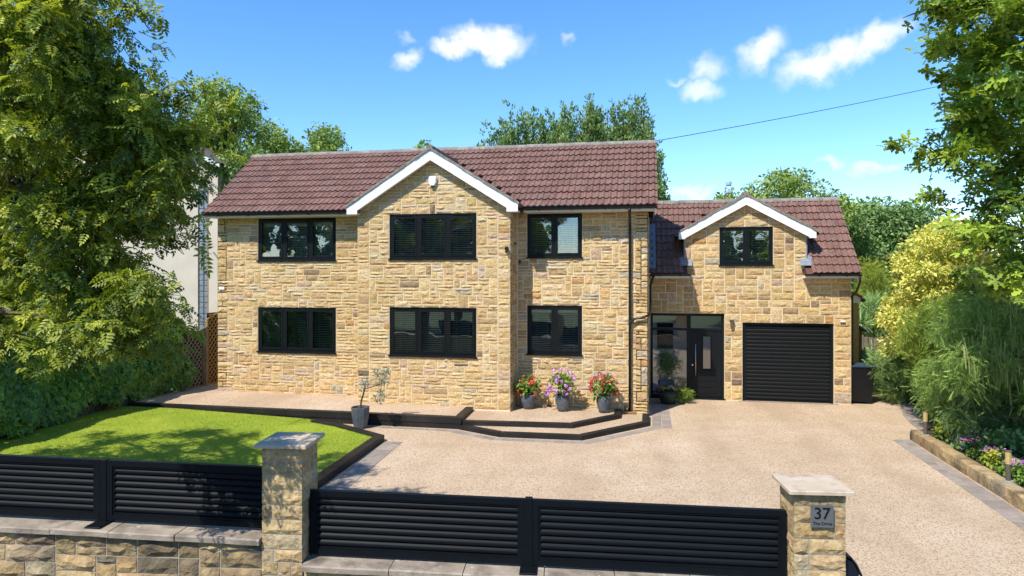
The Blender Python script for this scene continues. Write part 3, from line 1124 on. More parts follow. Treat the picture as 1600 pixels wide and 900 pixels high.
window('UL', YF, 3, .6, 1, .10)
window('LL', YF, 3, .3)
window('UC', YG, 3, .55)
window('LC', YG, 3, .45)
window('UR', YF, 2, .4)
window('LR', YF, 2, .4, 1, .06)
window('AN', YA, 2, .5)

# ------------------------------------------------------------------ roofs
TW, TG = .30, .305
PROF = [(0, .004), (.022, .004), (.045, .030), (.075, .034), (.10, .012), (.115, .004), (.165, .004), (.19, .030), (.22, .034), (.245, .012), (.262, .004), (.30, .004)]
TILE_MESHES = []
for k in range(10):
    base = random.choice([(.218, .116, .088), (.232, .124, .094), (.202, .108, .082), (.222, .127, .099), (.212, .11, .082), (.24, .134, .106)])
    f = .92 + .16 * k / 9
    vs, fs = [], []
    n = len(PROF)
    for x, z in PROF:
        vs.append((x, -.03, z + .060))
    for x, z in PROF:
        vs.append((x, TG + .05, z + .012))
    for x, z in PROF:
        vs.append((x, -.03, z * .6 + .016))
    for i in range(n - 1):
        fs.append((i, i + 1, n + i + 1, n + i))
        fs.append((2 * n + i, 2 * n + i + 1, i + 1, i))
    fs.append((2 * n, 0, n)); fs.append((3 * n - 1, 2 * n - 1, n - 1))
    me = bpy.data.meshes.new('tile')
    me.from_pydata(vs, [], fs)
    me.materials.append(MAT['tile'])
    set_tint(me, tuple(c * f for c in base))
    TILE_MESHES.append(me)
tiles = []


def roof_plane(name, x0, x1, ye, ze, yr, zr, keep, parent=house, hole=None):
    run, rise = yr - ye, zr - ze
    L = math.hypot(run, rise)
    up = Vector((0, run / L, rise / L))
    nrm = Vector((0, -rise / L, run / L))
    th = .05
    y2 = 2 * yr - ye
    m = MB()
    # sarking body under the tiles, both slopes
    full = [(ye + .04, ze - .02), (yr, zr - .02), (y2 - .04, ze - .02), (y2 - .04, ze - .09), (yr, zr - .12), (ye + .04, ze - .09)]
    if hole:
        yk = ye + run * .78
        zk = ze + rise * .78
        m.yz_prism(full, x0 + .03, hole[0]); m.yz_prism(full, hole[1], x1 - .03)
        m.yz_prism([(yk, zk - .02)] + full[1:5] + [(yk, zk - .10)], hole[0] + .001, hole[1] - .001)
    else:
        m.yz_prism(full, x0 + .03, x1 - .03)
    r = m.build(name, 'tile', parent, tint=(.14, .06, .05))
    rows = round(L / TG)
    g = L / rows
    cols = round((x1 - x0) / TW)
    tw = (x1 - x0) / cols
    for j in range(rows):
        for i in range(cols):
            x = x0 + tw * i
            o = Vector((x, ye, ze)) + up * (g * j + random.uniform(-.006, .006)) + nrm * (-.012 + random.uniform(-.003, .003))
            cy = o + up * g * .5
            if not keep(x + tw / 2, cy.z):
                continue
            mw = Matrix((Vector((1, 0, 0)), up, nrm)).transposed().to_4x4()
            mw = Matrix.Translation(o) @ mw @ Matrix.Rotation(random.uniform(-.008, .008), 4, 'Z') @ Matrix.Diagonal((tw / TW, g / TG, 1, 1))
            t = -cy.x * SN + cy.y * CS
            tiles.append((r, random.choice(TILE_MESHES), mw, t))
    return r


roof = roof_plane('roof', -11.72, .23, 16.35, 5.075, 18.8, 7.0, lambda x, z: z > GZ - GS * abs(x - GX) + .02)
wroof = roof_plane('roof', .06, 5.42, 19.05, 3.47, 21.38, 5.62,
                   lambda x, z: not ((.98 < x < 4.2 and z < DZ - DS * abs(x - DX) + .05) or (.75 < x < 4.45 and DZ - DS * abs(x - DX) - .12 < z < DZ - DS * abs(x - DX) + .05 and z > 4.5)), hole=(1.06, 4.10))
tiles.sort(key=lambda q: q[3])
near = tiles[:300]
for r, me, mw, t in near:
    place('tile', me, mw, r)
for r in (roof, wroof):
    it = [(me, mw) for q, me, mw, t in tiles[300:] if q is r]
    if it:
        merge_meshes('far_tiles', it, 'tile', r)


def ridge(x0, x1, y, z, parent, n):
    L = (x1 - x0) / n
    for k in range(n):
        m = MB()
        a, b = x0 + L * k + .004, x0 + L * (k + 1) - .004
        vs, fs = [], []
        seg = 8
        for x, r in ((a, .125), (b, .118)):
            for s in range(seg + 1):
                t = math.pi * s / seg
                vs.append((x, y - math.cos(t) * r * 1.05, z - .05 + math.sin(t) * r * .95))
        for s in range(seg):
            fs.append((s, s + 1, seg + 2 + s, seg + 1 + s))
        fs.append(tuple(range(seg, -1, -1))); fs.append(tuple(range(seg + 1, 2 * seg + 2)))
        m.add(vs, fs)
        o = m.build('ridge_tile', 'ridge_tile', parent)
        o.location.z = random.uniform(-.006, .006)


ridge(-11.74, .24, 18.8, 7.0, roof, 27)
ridge(.02, 5.44, 21.38, 5.62, wroof, 12)


def small_gable(ax, az, slope, half, y0, y1, board, foot, parent_roof, name='roof'):
    """gabled roof over a projecting bay: slabs, mortared verge, white bargeboards with boxed feet"""
    fz = az - slope * half
    r = None
    for sg in (-1, 1):
        m = MB()
        m.xz_prism([(ax, az + .035), (ax + sg * half, fz + .035), (ax + sg * half, fz - .07), (ax, az - .07)], y0 + .05, y1)
        o = m.build(name, 'tile', house, tint=(.20, .085, .072))
        # verge: a ragged line of bedded tile ends
        n = int(half / .12)
        vm = MB()
        for k in range(n):
            xa, xb = ax + sg * (half + .03) * k / n, ax + sg * (half + .03) * (k + 1) / n
            za, zb = az - slope * abs(xa - ax), az - slope * abs(xb - ax)
            h = random.uniform(.038, .06)
            vm.xz_prism([(xa, za + h), (xb, zb + h * .8), (xb, zb - .012), (xa, za - .012)], y0 - random.uniform(.018, .04), y0 + .05 - random.uniform(.001, .01))
        vm.build('verge', 'verge_mortar', o)
        bm = MB()
        inner = half - foot
        zi = az - board - slope * inner
        poly = [(ax, az - .013), (ax + sg * half, fz - .013), (ax + sg * half, fz - .19), (ax + sg * inner, fz - .19), (ax + sg * inner, zi), (ax, az - board)]
        bm.xz_prism(poly, y0, y0 + .035)
        bm.build('bargeboard', 'white_paint', house)
        # soffit behind the board
        m = MB()
        m.xz_prism([(ax, az - board + .06), (ax + sg * inner, zi + .06), (ax + sg * inner, zi + .03), (ax, az - board + .03)], y0 + .036, y0 + .2)
        m.build('soffit', 'white_paint', house)
        MB().box(ax + sg * (half - .003), ax + sg * (inner + .003), y0 + .036, y0 + .32, fz - .187, fz - .16).build('soffit', 'white_paint', house)
    rc = MB()
    rc.tube([(ax, y0 - .03, az + .03), (ax, y1, az + .03)], .07, 8)
    rc.build('ridge_tile', 'verge_mortar', house)


small_gable(GX, GZ, GS, 2.15, 15.74, 18.05, .27, .27, roof)
small_gable(DX, DZ, DS, 1.765, 19.22, 21.2, .26, .17, wroof)


# eaves: fascia, soffit, gutter with brackets
def eaves(x0, x1, y, zt, yw, drop=.12, stop=None):
    MB().box(x0, x1, y + .05, y + .075, zt - drop, zt - .012).build('fascia', 'white_paint', house)
    MB().box(x0, x1, y + .0755, yw - .001, zt - drop + .004, zt - drop + .018).build('soffit', 'white_paint', house)
    g = MB()
    vs, fs, seg = [], [], 6
    for x in (x0 - .02, x1 + .02):
        for r in (.058, .050):
            for s in range(seg + 1):
                t = math.pi + math.pi * s / seg
                vs.append((x, y - .01 + math.cos(t) * r, zt - .005 + math.sin(t) * r))
    k = seg + 1
    for s in range(seg):
        fs.append((s, 2 * k + s, 2 * k + s + 1, s + 1)); fs.append((k + s + 1, 3 * k + s + 1, 3 * k + s, k + s))
    fs += [(0, k, 3 * k, 2 * k), (k - 1, 3 * k - 1, 4 * k - 1, 2 * k - 1)]
    fs.append(tuple(range(k)) + tuple(range(2 * k - 1, k - 1, -1))); fs.append(tuple(range(3 * k - 1, 2 * k - 1, -1)) + tuple(range(3 * k, 4 * k)))
    g.add(vs, fs)
    go = g.build('gutter', 'gutter', house)
    n = max(2, round((x1 - x0) / .8))
    for i in range(n):
        x = x0 + (x1 - x0) * (i + .5) / n
        MB().box(x - .018, x + .018, y - .072, y + .05, zt - .072, zt - .055).build('bracket', 'gutter', go)


eaves(-11.66, -7.31, 16.32, 5.055, YF, .10)
eaves(-2.97, .2, 16.32, 5.055, YF, .10)
eaves(.08, 1.12, 19.02, 3.455, YA, .12)
eaves(4.06, 5.38, 19.02, 3.455, YA, .12)
MB().yz_prism([(16.38, 4.98), (18.8, 6.9), (21.2, 4.98), (21.1, 4.85), (18.8, 6.72), (16.5, 4.85)], .165, .19).build('bargeboard', 'white_paint', house)
MB().yz_prism([(16.38, 4.98), (18.8, 6.9), (21.2, 4.98), (21.1, 4.85), (18.8, 6.72), (16.5, 4.85)], -11.69, -11.665).build('bargeboard', 'white_paint', house)
MB().yz_prism([(19.08, 3.38), (21.38, 5.5), (23.6, 3.38), (23.5, 3.28), (21.38, 5.34), (19.2, 3.28)], 5.36, 5.385).build('bargeboard', 'white_paint', house)

# downpipes
m = MB()
m.tube([(-.42, 16.31, 5.0), (-.42, 16.33, 4.93), (-.42, 16.66, 4.72), (-.42, 16.715, 4.6), (-.42, 16.715, .14)], .034, 8)
dp = m.build('downpipe', 'gutter', house, smooth=True)
for z in (3.9, 2.25, 1.35, .5):
    MB().tube([(-.42, 16.715, z - .03), (-.42, 16.715, z + .03)], .042, 8).build('bracket', 'gutter', dp)
m = MB()
m.tube([(.17, 19.02, 3.40), (.12, 19.0, 3.3), (.075, 18.9, 3.15), (.075, 18.9, 2.66), (.06, 17.2, 2.50), (.02, 16.74, 2.46), (-.06, 16.70, 2.43), (-.35, 16.70, 2.36), (-.40, 16.71, 2.26)], .03, 8)
dp = m.build('downpipe', 'gutter', house, smooth=True)
MB().tube([(-.34, 16.70, 2.362), (-.40, 16.708, 2.30), (-.42, 16.715, 2.22)], .045, 8).build('pipe_branch', 'gutter', dp)
MB().tube([(5.36, 19.0, 3.39), (5.38, 19.05, 3.25), (5.36, 19.3, 2.98), (5.31, 19.5, 2.85), (5.31, 19.5, .1)], .032, 8).build('downpipe', 'gutter', house, smooth=True)
MB().tube([(-7.25, 16.30, 4.99), (-7.22, 16.4, 4.9), (-7.16, 16.68, 4.72), (-7.16, 16.70, 4.55), (-7.16, 16.70, .3)], .03, 8).build('downpipe', 'gutter', house, smooth=True)
MB().box(-.62, -.28, 16.62, 16.79, .10, .135).build('drain_cover', 'brown_wood', house)

# lead flashings where the wing roof meets the house and the dormer
sl_ = (5.62 - 3.47) / (21.38 - 19.05)
for k in range(9):
    y0 = 19.12 + .165 * k
    z0 = 3.47 + sl_ * (y0 - 19.05)
    MB().box(.036, .062, y0, y0 + .158, z0 - .02, z0 + .34).build('lead_flashing', 'lead', house)
m = MB()
m.add([(.04, 19.1, 3.60), (.22, 19.1, 3.60), (.22, 20.5, 4.90), (.04, 20.5, 4.90)], [(0, 1, 2, 3)])
m.build('lead_flashing', 'lead', house)
for xa, xb in ((.86, 1.19), (3.97, 4.30)):
    m = MB()
    for j in range(3):
        y0 = 19.20 + .10 * j
        z0 = 3.47 + sl_ * (y0 - 19.05) + .065
        m.add([(xa, y0, z0), (xb, y0, z0), (xb, y0 + .11, z0 + .11 * sl_), (xa, y0 + .11, z0 + .11 * sl_)], [(0, 1, 2, 3)])
    m.build('lead_flashing', 'lead', house)
for x, sg in ((1.0, -1), (4.16, 1)):
    m = MB()
    m.yz_prism([(19.42, 3.75), (19.42, 4.60), (20.3, 4.62), (20.3, 4.55)], x - .02, x + .02)
    m.build('dormer_cheek', 'lead', house)
for x in (.79, 4.4):
    MB().tube([(x, 19.30, 4.52), (x, 20.2, 4.52)], .055, 8).build('gutter', 'gutter', house)

# entrance: frame, side light, top lights, panelled door
x0, x1, z1 = .078, 2.05, 2.355
yd = YA + .10
fr_ = MB()
for a, b, c, d in ((x0, x1, z1 - .07, z1), (x0, x0 + .065, .0, z1 - .07), (x1 - .065, x1, .0, z1 - .07), (1.06, 1.17, .06, z1 - .07),
                   (x0 + .065, 1.06, .0, .09), (x0 + .065, 1.06, 1.88, 1.945), (1.17, x1 - .065, 1.88, 1.945), (1.17, x1 - .065, .0, .05)):
    fr_.box(a, b, yd, yd + .09, c, d)
ent = fr_.build('entrance_frame', 'black_frame', house)
MB().box(x0 + .065, 1.06, yd + .04, yd + .048, .09, 1.88).build('pane', 'glass', ent)
MB().box(x0 + .065, 1.06, yd + .04, yd + .048, 1.945, z1 - .07).build('pane', 'glass', ent)
MB().box(1.17, x1 - .065, yd + .04, yd + .048, 1.945, z1 - .07).build('pane', 'glass', ent)
MB().box(x0 - .03, x1 + .03, yd - .12, yd - .0005, -.02, .035).build('threshold', 'black_frame', ent)
dm = MB()
dx0, dx1 = 1.175, 1.98
lt = (1.50, 1.70, .83, 1.72)
dm.box(dx0, lt[0], yd + .02, yd + .07, .055, 1.875); dm.box(lt[1], dx1, yd + .02, yd + .07, .055, 1.875)
dm.box(lt[0], lt[1], yd + .02, yd + .07, .055, lt[2]); dm.box(lt[0], lt[1], yd + .02, yd + .07, lt[3], 1.875)
door = dm.build('door', 'black_frame', house)
for k in range(10):
    z = .16 + .166 * k
    for a, b in ((1.345, 1.475), (1.725, 1.87)) if .78 < z + .08 < 1.74 else ((1.345, 1.87),):
        MB().bevel_box(a, b, yd + .008, yd + .0195, z, z + .14, .004).build('panel', 'black_frame', door)
MB().box(lt[0], lt[1], yd + .04, yd + .046, lt[2], lt[3]).build('pane', 'glass', door)
tr = MB()
for a, b, c, d in ((lt[0] - .03, lt[1] + .03, lt[3], lt[3] + .03), (lt[0] - .018, lt[0], lt[2] - .02, lt[3]), (lt[1], lt[1] + .018, lt[2] - .02, lt[3]), (lt[0] - .018, lt[1] + .018, lt[2] - .045, lt[2] - .02)):
    tr.box(a, b, yd + .004, yd + .019, c, d)
tr.build('glazing_trim', 'fence_metal', door)
hm = MB()
hm.tube([(1.295, yd - .045, .62), (1.295, yd - .045, 1.52)], .016, 10)
hm.tube([(1.295, yd - .045, .75), (1.295, yd + .02, .75)], .009, 6); hm.tube([(1.295, yd - .045, 1.4), (1.295, yd + .02, 1.4)], .009, 6)
hm.build('handle', 'steel', door, smooth=True)
MB().tube([(1.215, yd - .006, .93), (1.215, yd + .02, .93)], .022, 10).build('lock', 'steel', door)
# things inside the hall seen through the side light
MB().box(.02, 2.25, 21.2, 21.25, .0, 2.69).build('pale_hall_panel', 'white_paint', house)  # pale surface added so the hall looks lit through the glazing
MB().box(.28, .75, 21.12, 21.19, 1.2, 1.95).build('hall_picture', 'black_frame', house)
MB().box(.12, .20, 20.0, 20.06, .1, 2.2).build('hall_post', 'white_paint', house)

# garage: black roller door
gx0, gx1, gz1 = GAR[0], GAR[1], GAR[3]
yg = YA + .09
gf = MB()
gf.box(gx0 + .003, gx0 + .085, yg - .03, yg + .05, 0, gz1 - .075); gf.box(gx1 - .085, gx1 - .003, yg - .03, yg + .05, 0, gz1 - .075); gf.box(gx0 + .003, gx1 - .003, yg - .03, yg + .05, gz1 - .075, gz1 - .003)
gar = gf.build('garage_door', 'black_frame', house)
ns = 20
hs = (gz1 - .075 - .03) / ns
for k in range(ns):
    z = .03 + hs * k
    vs, fs = [], []
    pr = [(.0, .002), (-.010, .012), (-.017, hs * .35), (-.019, hs * .55), (-.014, hs - .016), (-.002, hs - .006)]
    for x in (gx0 + .0855, gx1 - .0855):
        for y, dz in pr:
            vs.append((x, yg + .02 + y, z + dz))
    for i in range(len(pr) - 1):
        fs.append((i, len(pr) + i, len(pr) + i + 1, i + 1))
    MB().add(vs, fs).build('slat', 'black_frame', gar, smooth=True)
MB().box(gx0 + .0855, gx1 - .0855, yg + .022, yg + .03, .0, gz1 - .076).build('door_backing', 'gutter', gar)
MB().box(gx0 + .0855, gx1 - .0855, yg - .005, yg + .0195, .0, .03).build('bottom_rail', 'gutter', gar)

# fittings on the walls
m = MB()
alx, alz = -5.13, 5.70
prof = [(-.075, .13), (.075, .13), (.095, .09), (.095, -.03), (.05, -.11), (-.05, -.11), (-.095, -.03), (-.095, .09)]
m.xz_prism([(alx + a, alz + b) for a, b in prof], YG - .08, YG - .02)
m.xz_prism([(alx + a * .85, alz + b * .85) for a, b in prof], YG - .095, YG - .0801)
al = m.build('alarm_box', 'plastic_white', house)
MB().xz_prism([(alx - .05, alz - .111), (alx + .05, alz - .111), (alx + .04, alz - .14), (alx - .04, alz - .14)], YG - .075, YG - .02).build('lens', 'gutter', al)
m = MB(); m.box(-3.33, -3.26, YG - .09, YG - .02, 4.02, 4.10); m.tube([(-3.295, YG - .05, 4.02), (-3.295, YG - .12, 3.97)], .025, 8); m.build('camera_fitting', 'gutter', house)
m = MB(); m.box(-3.15, -3.11, YF - .06, YF - .02, 3.72, 3.80); m.build('sensor', 'gutter', house)
m = MB(); m.box(2.20, 2.27, YA - .12, YA - .03, 2.02, 2.18); m.box(2.18, 2.29, YA - .13, YA - .02, 2.18, 2.205); m.build('wall_lamp', 'lamp_post', house)
m = MB(); m.box(4.98, 5.10, YA - .08, YA - .02, 2.18, 2.22); m.build('sensor', 'plastic_white', house)
MB().box(-11.50, -11.34, YF - .045, YF - .018, 3.02, 3.10).build('wall_plate', 'plastic_white', house)

# small lean-to eaves on the side of the wing
m = MB(); m.xz_prism([(5.5, 2.62), (5.5, 2.98), (5.56, 2.98), (5.92, 2.76), (5.92, 2.62)], 20.9, 23.2)
lt_ = m.build('lean_to', 'white_paint', house)
MB().xz_prism([(5.27, 3.03), (5.27, 3.10), (5.98, 2.82), (5.98, 2.76)], 20.85, 23.3).build('lean_to_roof', 'tile', house, tint=(.2, .085, .07))
MB().tube([(5.98, 20.85, 2.70), (5.98, 23.3, 2.70)], .055, 8).build('gutter', 'gutter', house)
MB().box(5.51, 5.9, 21.0, 23.1, 0, 2.62).build('lean_to_wall', 'stone', house, tint=(.5, .38, .2))

# ================================================================== STREET WALL, PILLARS, LOUVRE PANELS
ROUGH = [((3, 2), 8), ((4, 2), 10), ((5, 2), 7), ((2, 2), 5), ((3, 1), 3), ((2, 3), 2), ((4, 1), 3)]


def street_wall(label, s0, s1, z0, z1, ends):
    """stone wall falling gently from z0 to z1 along s, with coping slabs"""
    t = thing('boundary_wall', label, 'wall', wpt((s0 + s1) / 2, .2, -.15))
    body = MB(WALLF)
    body.xz_prism([(s0, -.2), (s1, -.2), (s1, z1 - .062), (s0, z0 - .062)], .03, .36)
    b = body.build('wall', 'old_mortar', t)
    zt = lambda s: z0 + (z1 - z0) * (s - s0) / (s1 - s0) - .066
    fr2 = WALLF @ Matrix.Translation((0, .03, 0))
    zb = min(z0, z1) - .066
    lo = zb - .084 * 11
    xb = breaks(s0, s1, [], .108)
    zbk = [lo + .084 * k for k in range(12)]
    for xa, xc, za, zc in stone_layout(xb, zbk, lambda x, z: True, ROUGH):
        if zc < .05 and s0 > 0:
            continue
        top = zc > zb - .01
        h = zc - za + (min(zt(xa), zt(xc)) - zb if top else 0)
        me = stone_mesh(xc - xa, h, random.uniform(.02, .035), pick(OLD), 'old_stone', .016)
        place('stone', me, fr2 @ Matrix.Translation((xa, 0, za)), b)
    s = s0
    while s < s1 - .05:
        e = min(s1, s + random.uniform(.62, .95))
        if s1 - e < .3:
            e = s1
        za, zc = z0 + (z1 - z0) * (s - s0) / (s1 - s0), z0 + (z1 - z0) * (e - s0) / (s1 - s0)
        m = MB(WALLF)
        d = random.uniform(-.004, .004)
        y0, y1 = -.045 + random.uniform(-.008, .008), .40
        a, c = s + .004, e - .004
        n = 5
        vs, fs = [], []
        for i in range(n + 1):
            f = i / n
            x = a + (c - a) * f
            z = za + (zc - za) * f + d
            w = random.uniform(-.005, .005)
            vs += [(x, y0 + .004 + w, z - .06), (x, y0 + w, z - .012), (x, y0 + .012 + w, z), (x, y1 - .01, z), (x, y1, z - .012), (x, y1, z - .06)]
        for i in range(n):
            for q in range(6):
                fs.append((i * 6 + q, i * 6 + 6 + q, i * 6 + 6 + (q + 1) % 6, i * 6 + (q + 1) % 6))
        fs.append(tuple(range(5, -1, -1))[::-1]); fs.append(tuple(n * 6 + q for q in range(6))[::-1])
        m.add(vs, [tuple(reversed(f)) for f in fs])
        m.build('coping_slab', 'coping', t)
        s = e
    return t


street_wall('weathered stone garden wall with slab coping left of the square pillar', -9.0, -.212, 1.055, .862, 1)
street_wall('low stone wall with slab coping between the two square pillars', .212, 4.922, .622, .535, 1)


def pillar(label, s, width, ztop, depth=.44, capz=.035):
    t = thing('gate_pillar', label, 'pillar', wpt(s, .2, -.15))
    m = MB(WALLF)
    h = width / 2
    y0 = 0.0
    m.box(s - h + .012, s + h - .012, y0 + .012, y0 + depth - .012, -.2, ztop - capz - .002)
    b = m.build('pillar_core', 'old_mortar', t)
    z = ztop - capz - .004
    row = 0
    while z > -.15:
        ch = random.choice((.125, .135, .145, .15))
        for side in range(4):
            L = width if side in (0, 2) else depth
            org = [(s - h, y0), (s + h, y0), (s + h, y0 + depth), (s - h, y0 + depth)][side]
            frm = WALLF @ Matrix.Translation((org[0], org[1], 0)) @ Matrix.Rotation(side * math.pi / 2, 4, 'Z') @ Matrix.Translation((0, .014, 0))
            r = random.random()
            if side in (1, 3):
                cuts = [0, L * random.choice((.36, .5, .64)), L]
            elif r < .38:
                cuts = [0, L]
            elif r < .95:
                cuts = [0, L * random.choice((.3, .7, .25, .78)), L]
            else:
                cuts = [0, L * .4, L * .72, L]
            for a, c in zip(cuts, cuts[1:]):
                me = stone_mesh(c - a, ch, random.uniform(.014, .024), pick(OLD[:4] + OLD[6:]), 'stone' if z > .5 else 'old_stone', .014)
                place('stone', me, frm @ Matrix.Translation((a, 0, z - ch)), b)
        z -= ch
        row += 1
    m = MB(WALLF)
    o = .055
    m.bevel_box(s - h - o, s + h + o, y0 - o, y0 + depth + o, ztop - capz, ztop, .006)
    m.build('cap', 'cap_stone', t)
    return t


pillar('square stone pillar with flat cap between lawn and driveway', 0.0, .42, 1.80)
pillar('square stone pillar with flat cap carrying the house number plate', 5.165, .48, 1.47)


def louvre(label, s0, s1, zb0, zb1, h, n=.2, slats=7):
    """black metal panel: mitred frame and rounded horizontal louvres, raked with the wall"""
    mid = (s0 + s1) / 2
    t = thing('louvre_panel', label, 'fence panel', wpt(mid, n, min(zb0, zb1)), 'black louvre panels on the street wall')
    zl = lambda s: zb0 + (zb1 - zb0) * (s - s0) / (s1 - s0)
    def bar(sa, sb, a0, a1, y0, y1, name, mat='fence_metal', parent=t):
        m = MB(WALLF)
        m.xz_prism([(sa, zl(sa) + a0), (sb, zl(sb) + a0), (sb, zl(sb) + a1), (sa, zl(sa) + a1)], n + y0, n + y1)
        return m.build(name, mat, parent)
    F = .058
    f = MB(WALLF)
    for sa, sb, a0, a1 in ((s0, s1, h - F, h), (s0, s1, 0, F), (s0, s0 + F, F, h - F), (s1 - F, s1, F, h - F)):
        f.xz_prism([(sa, zl(sa) + a0), (sb, zl(sb) + a0), (sb, zl(sb) + a1), (sa, zl(sa) + a1)], n - .028, n + .028)
    # raised bead inside the frame
    for sa, sb, a0, a1 in ((s0 + F, s1 - F, h - F - .022, h - F), (s0 + F, s1 - F, F, F + .022), (s0 + F, s0 + F + .018, F + .022, h - F - .022), (s1 - F - .018, s1 - F, F + .022, h - F - .022)):
        f.xz_prism([(sa, zl(sa) + a0), (sb, zl(sb) + a0), (sb, zl(sb) + a1), (sa, zl(sa) + a1)], n - .018, n + .018)
    f.build('frame', 'fence_metal', t)
    ih = h - 2 * F - .044
    p = ih / slats
    pr = [(.016, .0), (-.004, .004), (-.014, .016), (-.017, p * .4), (-.013, p * .66), (0, p * .86), (.014, p * 1.06), (.018, p * 1.06), (.02, .0)]
    for k in range(slats):
        m = MB(WALLF)
        vs, fs = [], []
        for s in (s0 + F + .0185, s1 - F - .0185):
            for y, dz in pr:
                vs.append((s, n + y, zl(s) + F + .022 + p * k + dz))
        q = len(pr)
        for i in range(q):
            fs.append((i, q + i, q + (i + 1) % q, (i + 1) % q))
        m.add(vs, fs)
        m.build('slat', 'fence_metal', t, smooth=True)
    return t


def post(label, s, zb, zt, n=.2, plate=True):
    t = thing('fence_post', label, 'fence post', wpt(s, n, zb))
    m = MB(WALLF); m.bevel_box(s - .0365, s + .0365, n - .033, n + .033, zb, zt, .004); m.build('post', 'fence_metal', t)
    m = MB(WALLF); m.bevel_box(s - .085, s + .085, n - .20, n + .09, zb - .004, zb + .014, .004)
    b = m.build('base_plate', 'fence_metal', t)
    for a, c in ((-.06, -.17), (.06, -.17)):
        m = MB(WALLF); m.tube([(s + a, n + c, zb + .0142), (s + a, n + c, zb + .022)], .012, 6); m.build('bolt', 'fence_metal', b)


cl = lambda s: 1.055 + (.862 - 1.055) * (s + 9.0) / 8.788
cr = lambda s: .622 + (.535 - .622) * (s - .212) / 4.71
louvre('black louvre panel on the left wall running out of the picture', -4.6, -2.015, cl(-4.6) + .03, cl(-2.015) + .03, .62)
louvre('black louvre panel on the left wall beside the stone pillar', -1.935, -.215, cl(-1.935) + .03, cl(-.215) + .03, .62)
louvre('black louvre panel starting at the pillar by the lawn', .215, 2.40, cr(.215) + .025, cr(2.4) + .025, .645)
louvre('black louvre panel ending at the pillar with the number plate', 2.475, 4.915, cr(2.475) + .025, cr(4.915) + .025, .645)
post('black post on a base plate between the two left louvre panels', -1.975, cl(-1.975) + .004, cl(-1.975) + .655)
post('black post on a base plate between the two driveway louvre panels', 2.4375, cr(2.4375) + .004, cr(2.4375) + .685)

# number plate
sg = thing('house_number_plate', 'brushed steel plate reading 37 The Drive on the right pillar', 'sign', wpt(5.165, -.02, 1.2))
pc = (5.165 + .005, 1.235)
m = MB(WALLF); m.bevel_box(pc[0] - .104, pc[0] + .104, -.034, -.0285, pc[1] - .104, pc[1] + .104, .001); m.build('plate', 'brushed_plate', sg)
for a in (-.09, .09):
    m = MB(WALLF); m.tube([(pc[0] + a, -.0345, pc[1] + .09), (pc[0] + a, -.0385, pc[1] + .09)], .005, 8); m.build('screw', 'steel', sg)


def lettering(body, size, cx, cz, parent, bold=0.0):
    cu = bpy.data.curves.new('lettering', 'FONT')
    cu.body = body
    cu.size = size
    cu.align_x = 'CENTER'
    cu.extrude = .0008
    cu.offset = bold
    tmp = bpy.data.objects.new('lettering_tmp', cu)
    col.objects.link(tmp)
    dg = bpy.context.evaluated_depsgraph_get()
    me = bpy.data.meshes.new_from_object(tmp.evaluated_get(dg))
    bpy.data.objects.remove(tmp)
    me.materials.clear()
    me.materials.append(MAT['lettering'])
    o = link('lettering', me, parent)
    o.matrix_basis = WALLF @ Matrix.Translation((cx, -.0362, cz)) @ Matrix.Rotation(math.pi / 2, 4, 'X')
    return o


lettering('37', .152, pc[0], pc[1] - .026, sg, .0014)
lettering('The Drive', .042, pc[0] + .003, pc[1] - .082, sg, .0003)

# letter box on the drive side of the right pillar
pbx = thing('letter_box', 'dark blue letter box with curved hood behind the right pillar', 'letter box', wpt(5.52, .3, .5))
m = MB(WALLF)
m.xz_prism([(5.43, .15), (5.43, .80), (5.50, .765), (5.555, .66), (5.56, .15)], .10, .40)
m.build('body', 'postbox_blue', pbx)
m = MB(WALLF)
m.xz_prism([(5.42, .845), (5.475, .825), (5.53, .755), (5.585, .635), (5.572, .630), (5.52, .742), (5.47, .81), (5.42, .83)], .07, .43)
m.build('hood', 'postbox_blue', pbx)
m = MB(WALLF); m.box(5.41, 5.46, .22, .36, .846, .98); m.build('bracket', 'postbox_blue', pbx)
m = MB(WALLF); m.box(5.45, 5.54, .094, .0995, .50, .53); m.build('slot', 'gutter', pbx)

# ================================================================== RIGHT EDGE: GARDEN WALL, LAMPS, BIN
gw = thing('garden_wall', 'low rough stone kerb wall holding the flower bed beside the drive', 'wall', (5.48, 12, 0))
MB().box(5.40, 5.60, 7.7, 15.58, -.1, .12).build('wall', 'old_mortar', gw)
y = 15.6
while y > 7.9:
    L = random.uniform(.42, .75)
    hgt = .215 + random.uniform(-.012, .012)
    xo = random.uniform(-.008, .008)
    n = max(3, int(L / .13))
    vs, fs = [], []
    for i in range(n + 1):
        yy = y - .006 - (L - .012) * i / n
        j = lambda a: random.uniform(-a, a)
        vs += [(5.37 + xo + j(.006), yy, -.02), (5.365 + xo + j(.010), yy, .10 + j(.02)), (5.375 + xo + j(.008), yy, hgt - .02 + j(.006)), (5.40 + xo + j(.006), yy, hgt + j(.007)),
               (5.52 + xo, yy, hgt + j(.008)), (5.615 + xo + j(.01), yy, hgt - .015 + j(.006)), (5.625 + xo + j(.008), yy, -.02)]
    for i in range(n):
        for q in range(6):
            fs.append((i * 7 + q, i * 7 + q + 1, i * 7 + 8 + q, i * 7 + 7 + q))
    fs.append(tuple(range(6, -1, -1))); fs.append(tuple(n * 7 + q for q in range(7)))
    MB().add(vs, [tuple(reversed(f)) for f in fs]).build('stone', 'old_stone', gw, tint=pick(OLD))
    y -= L


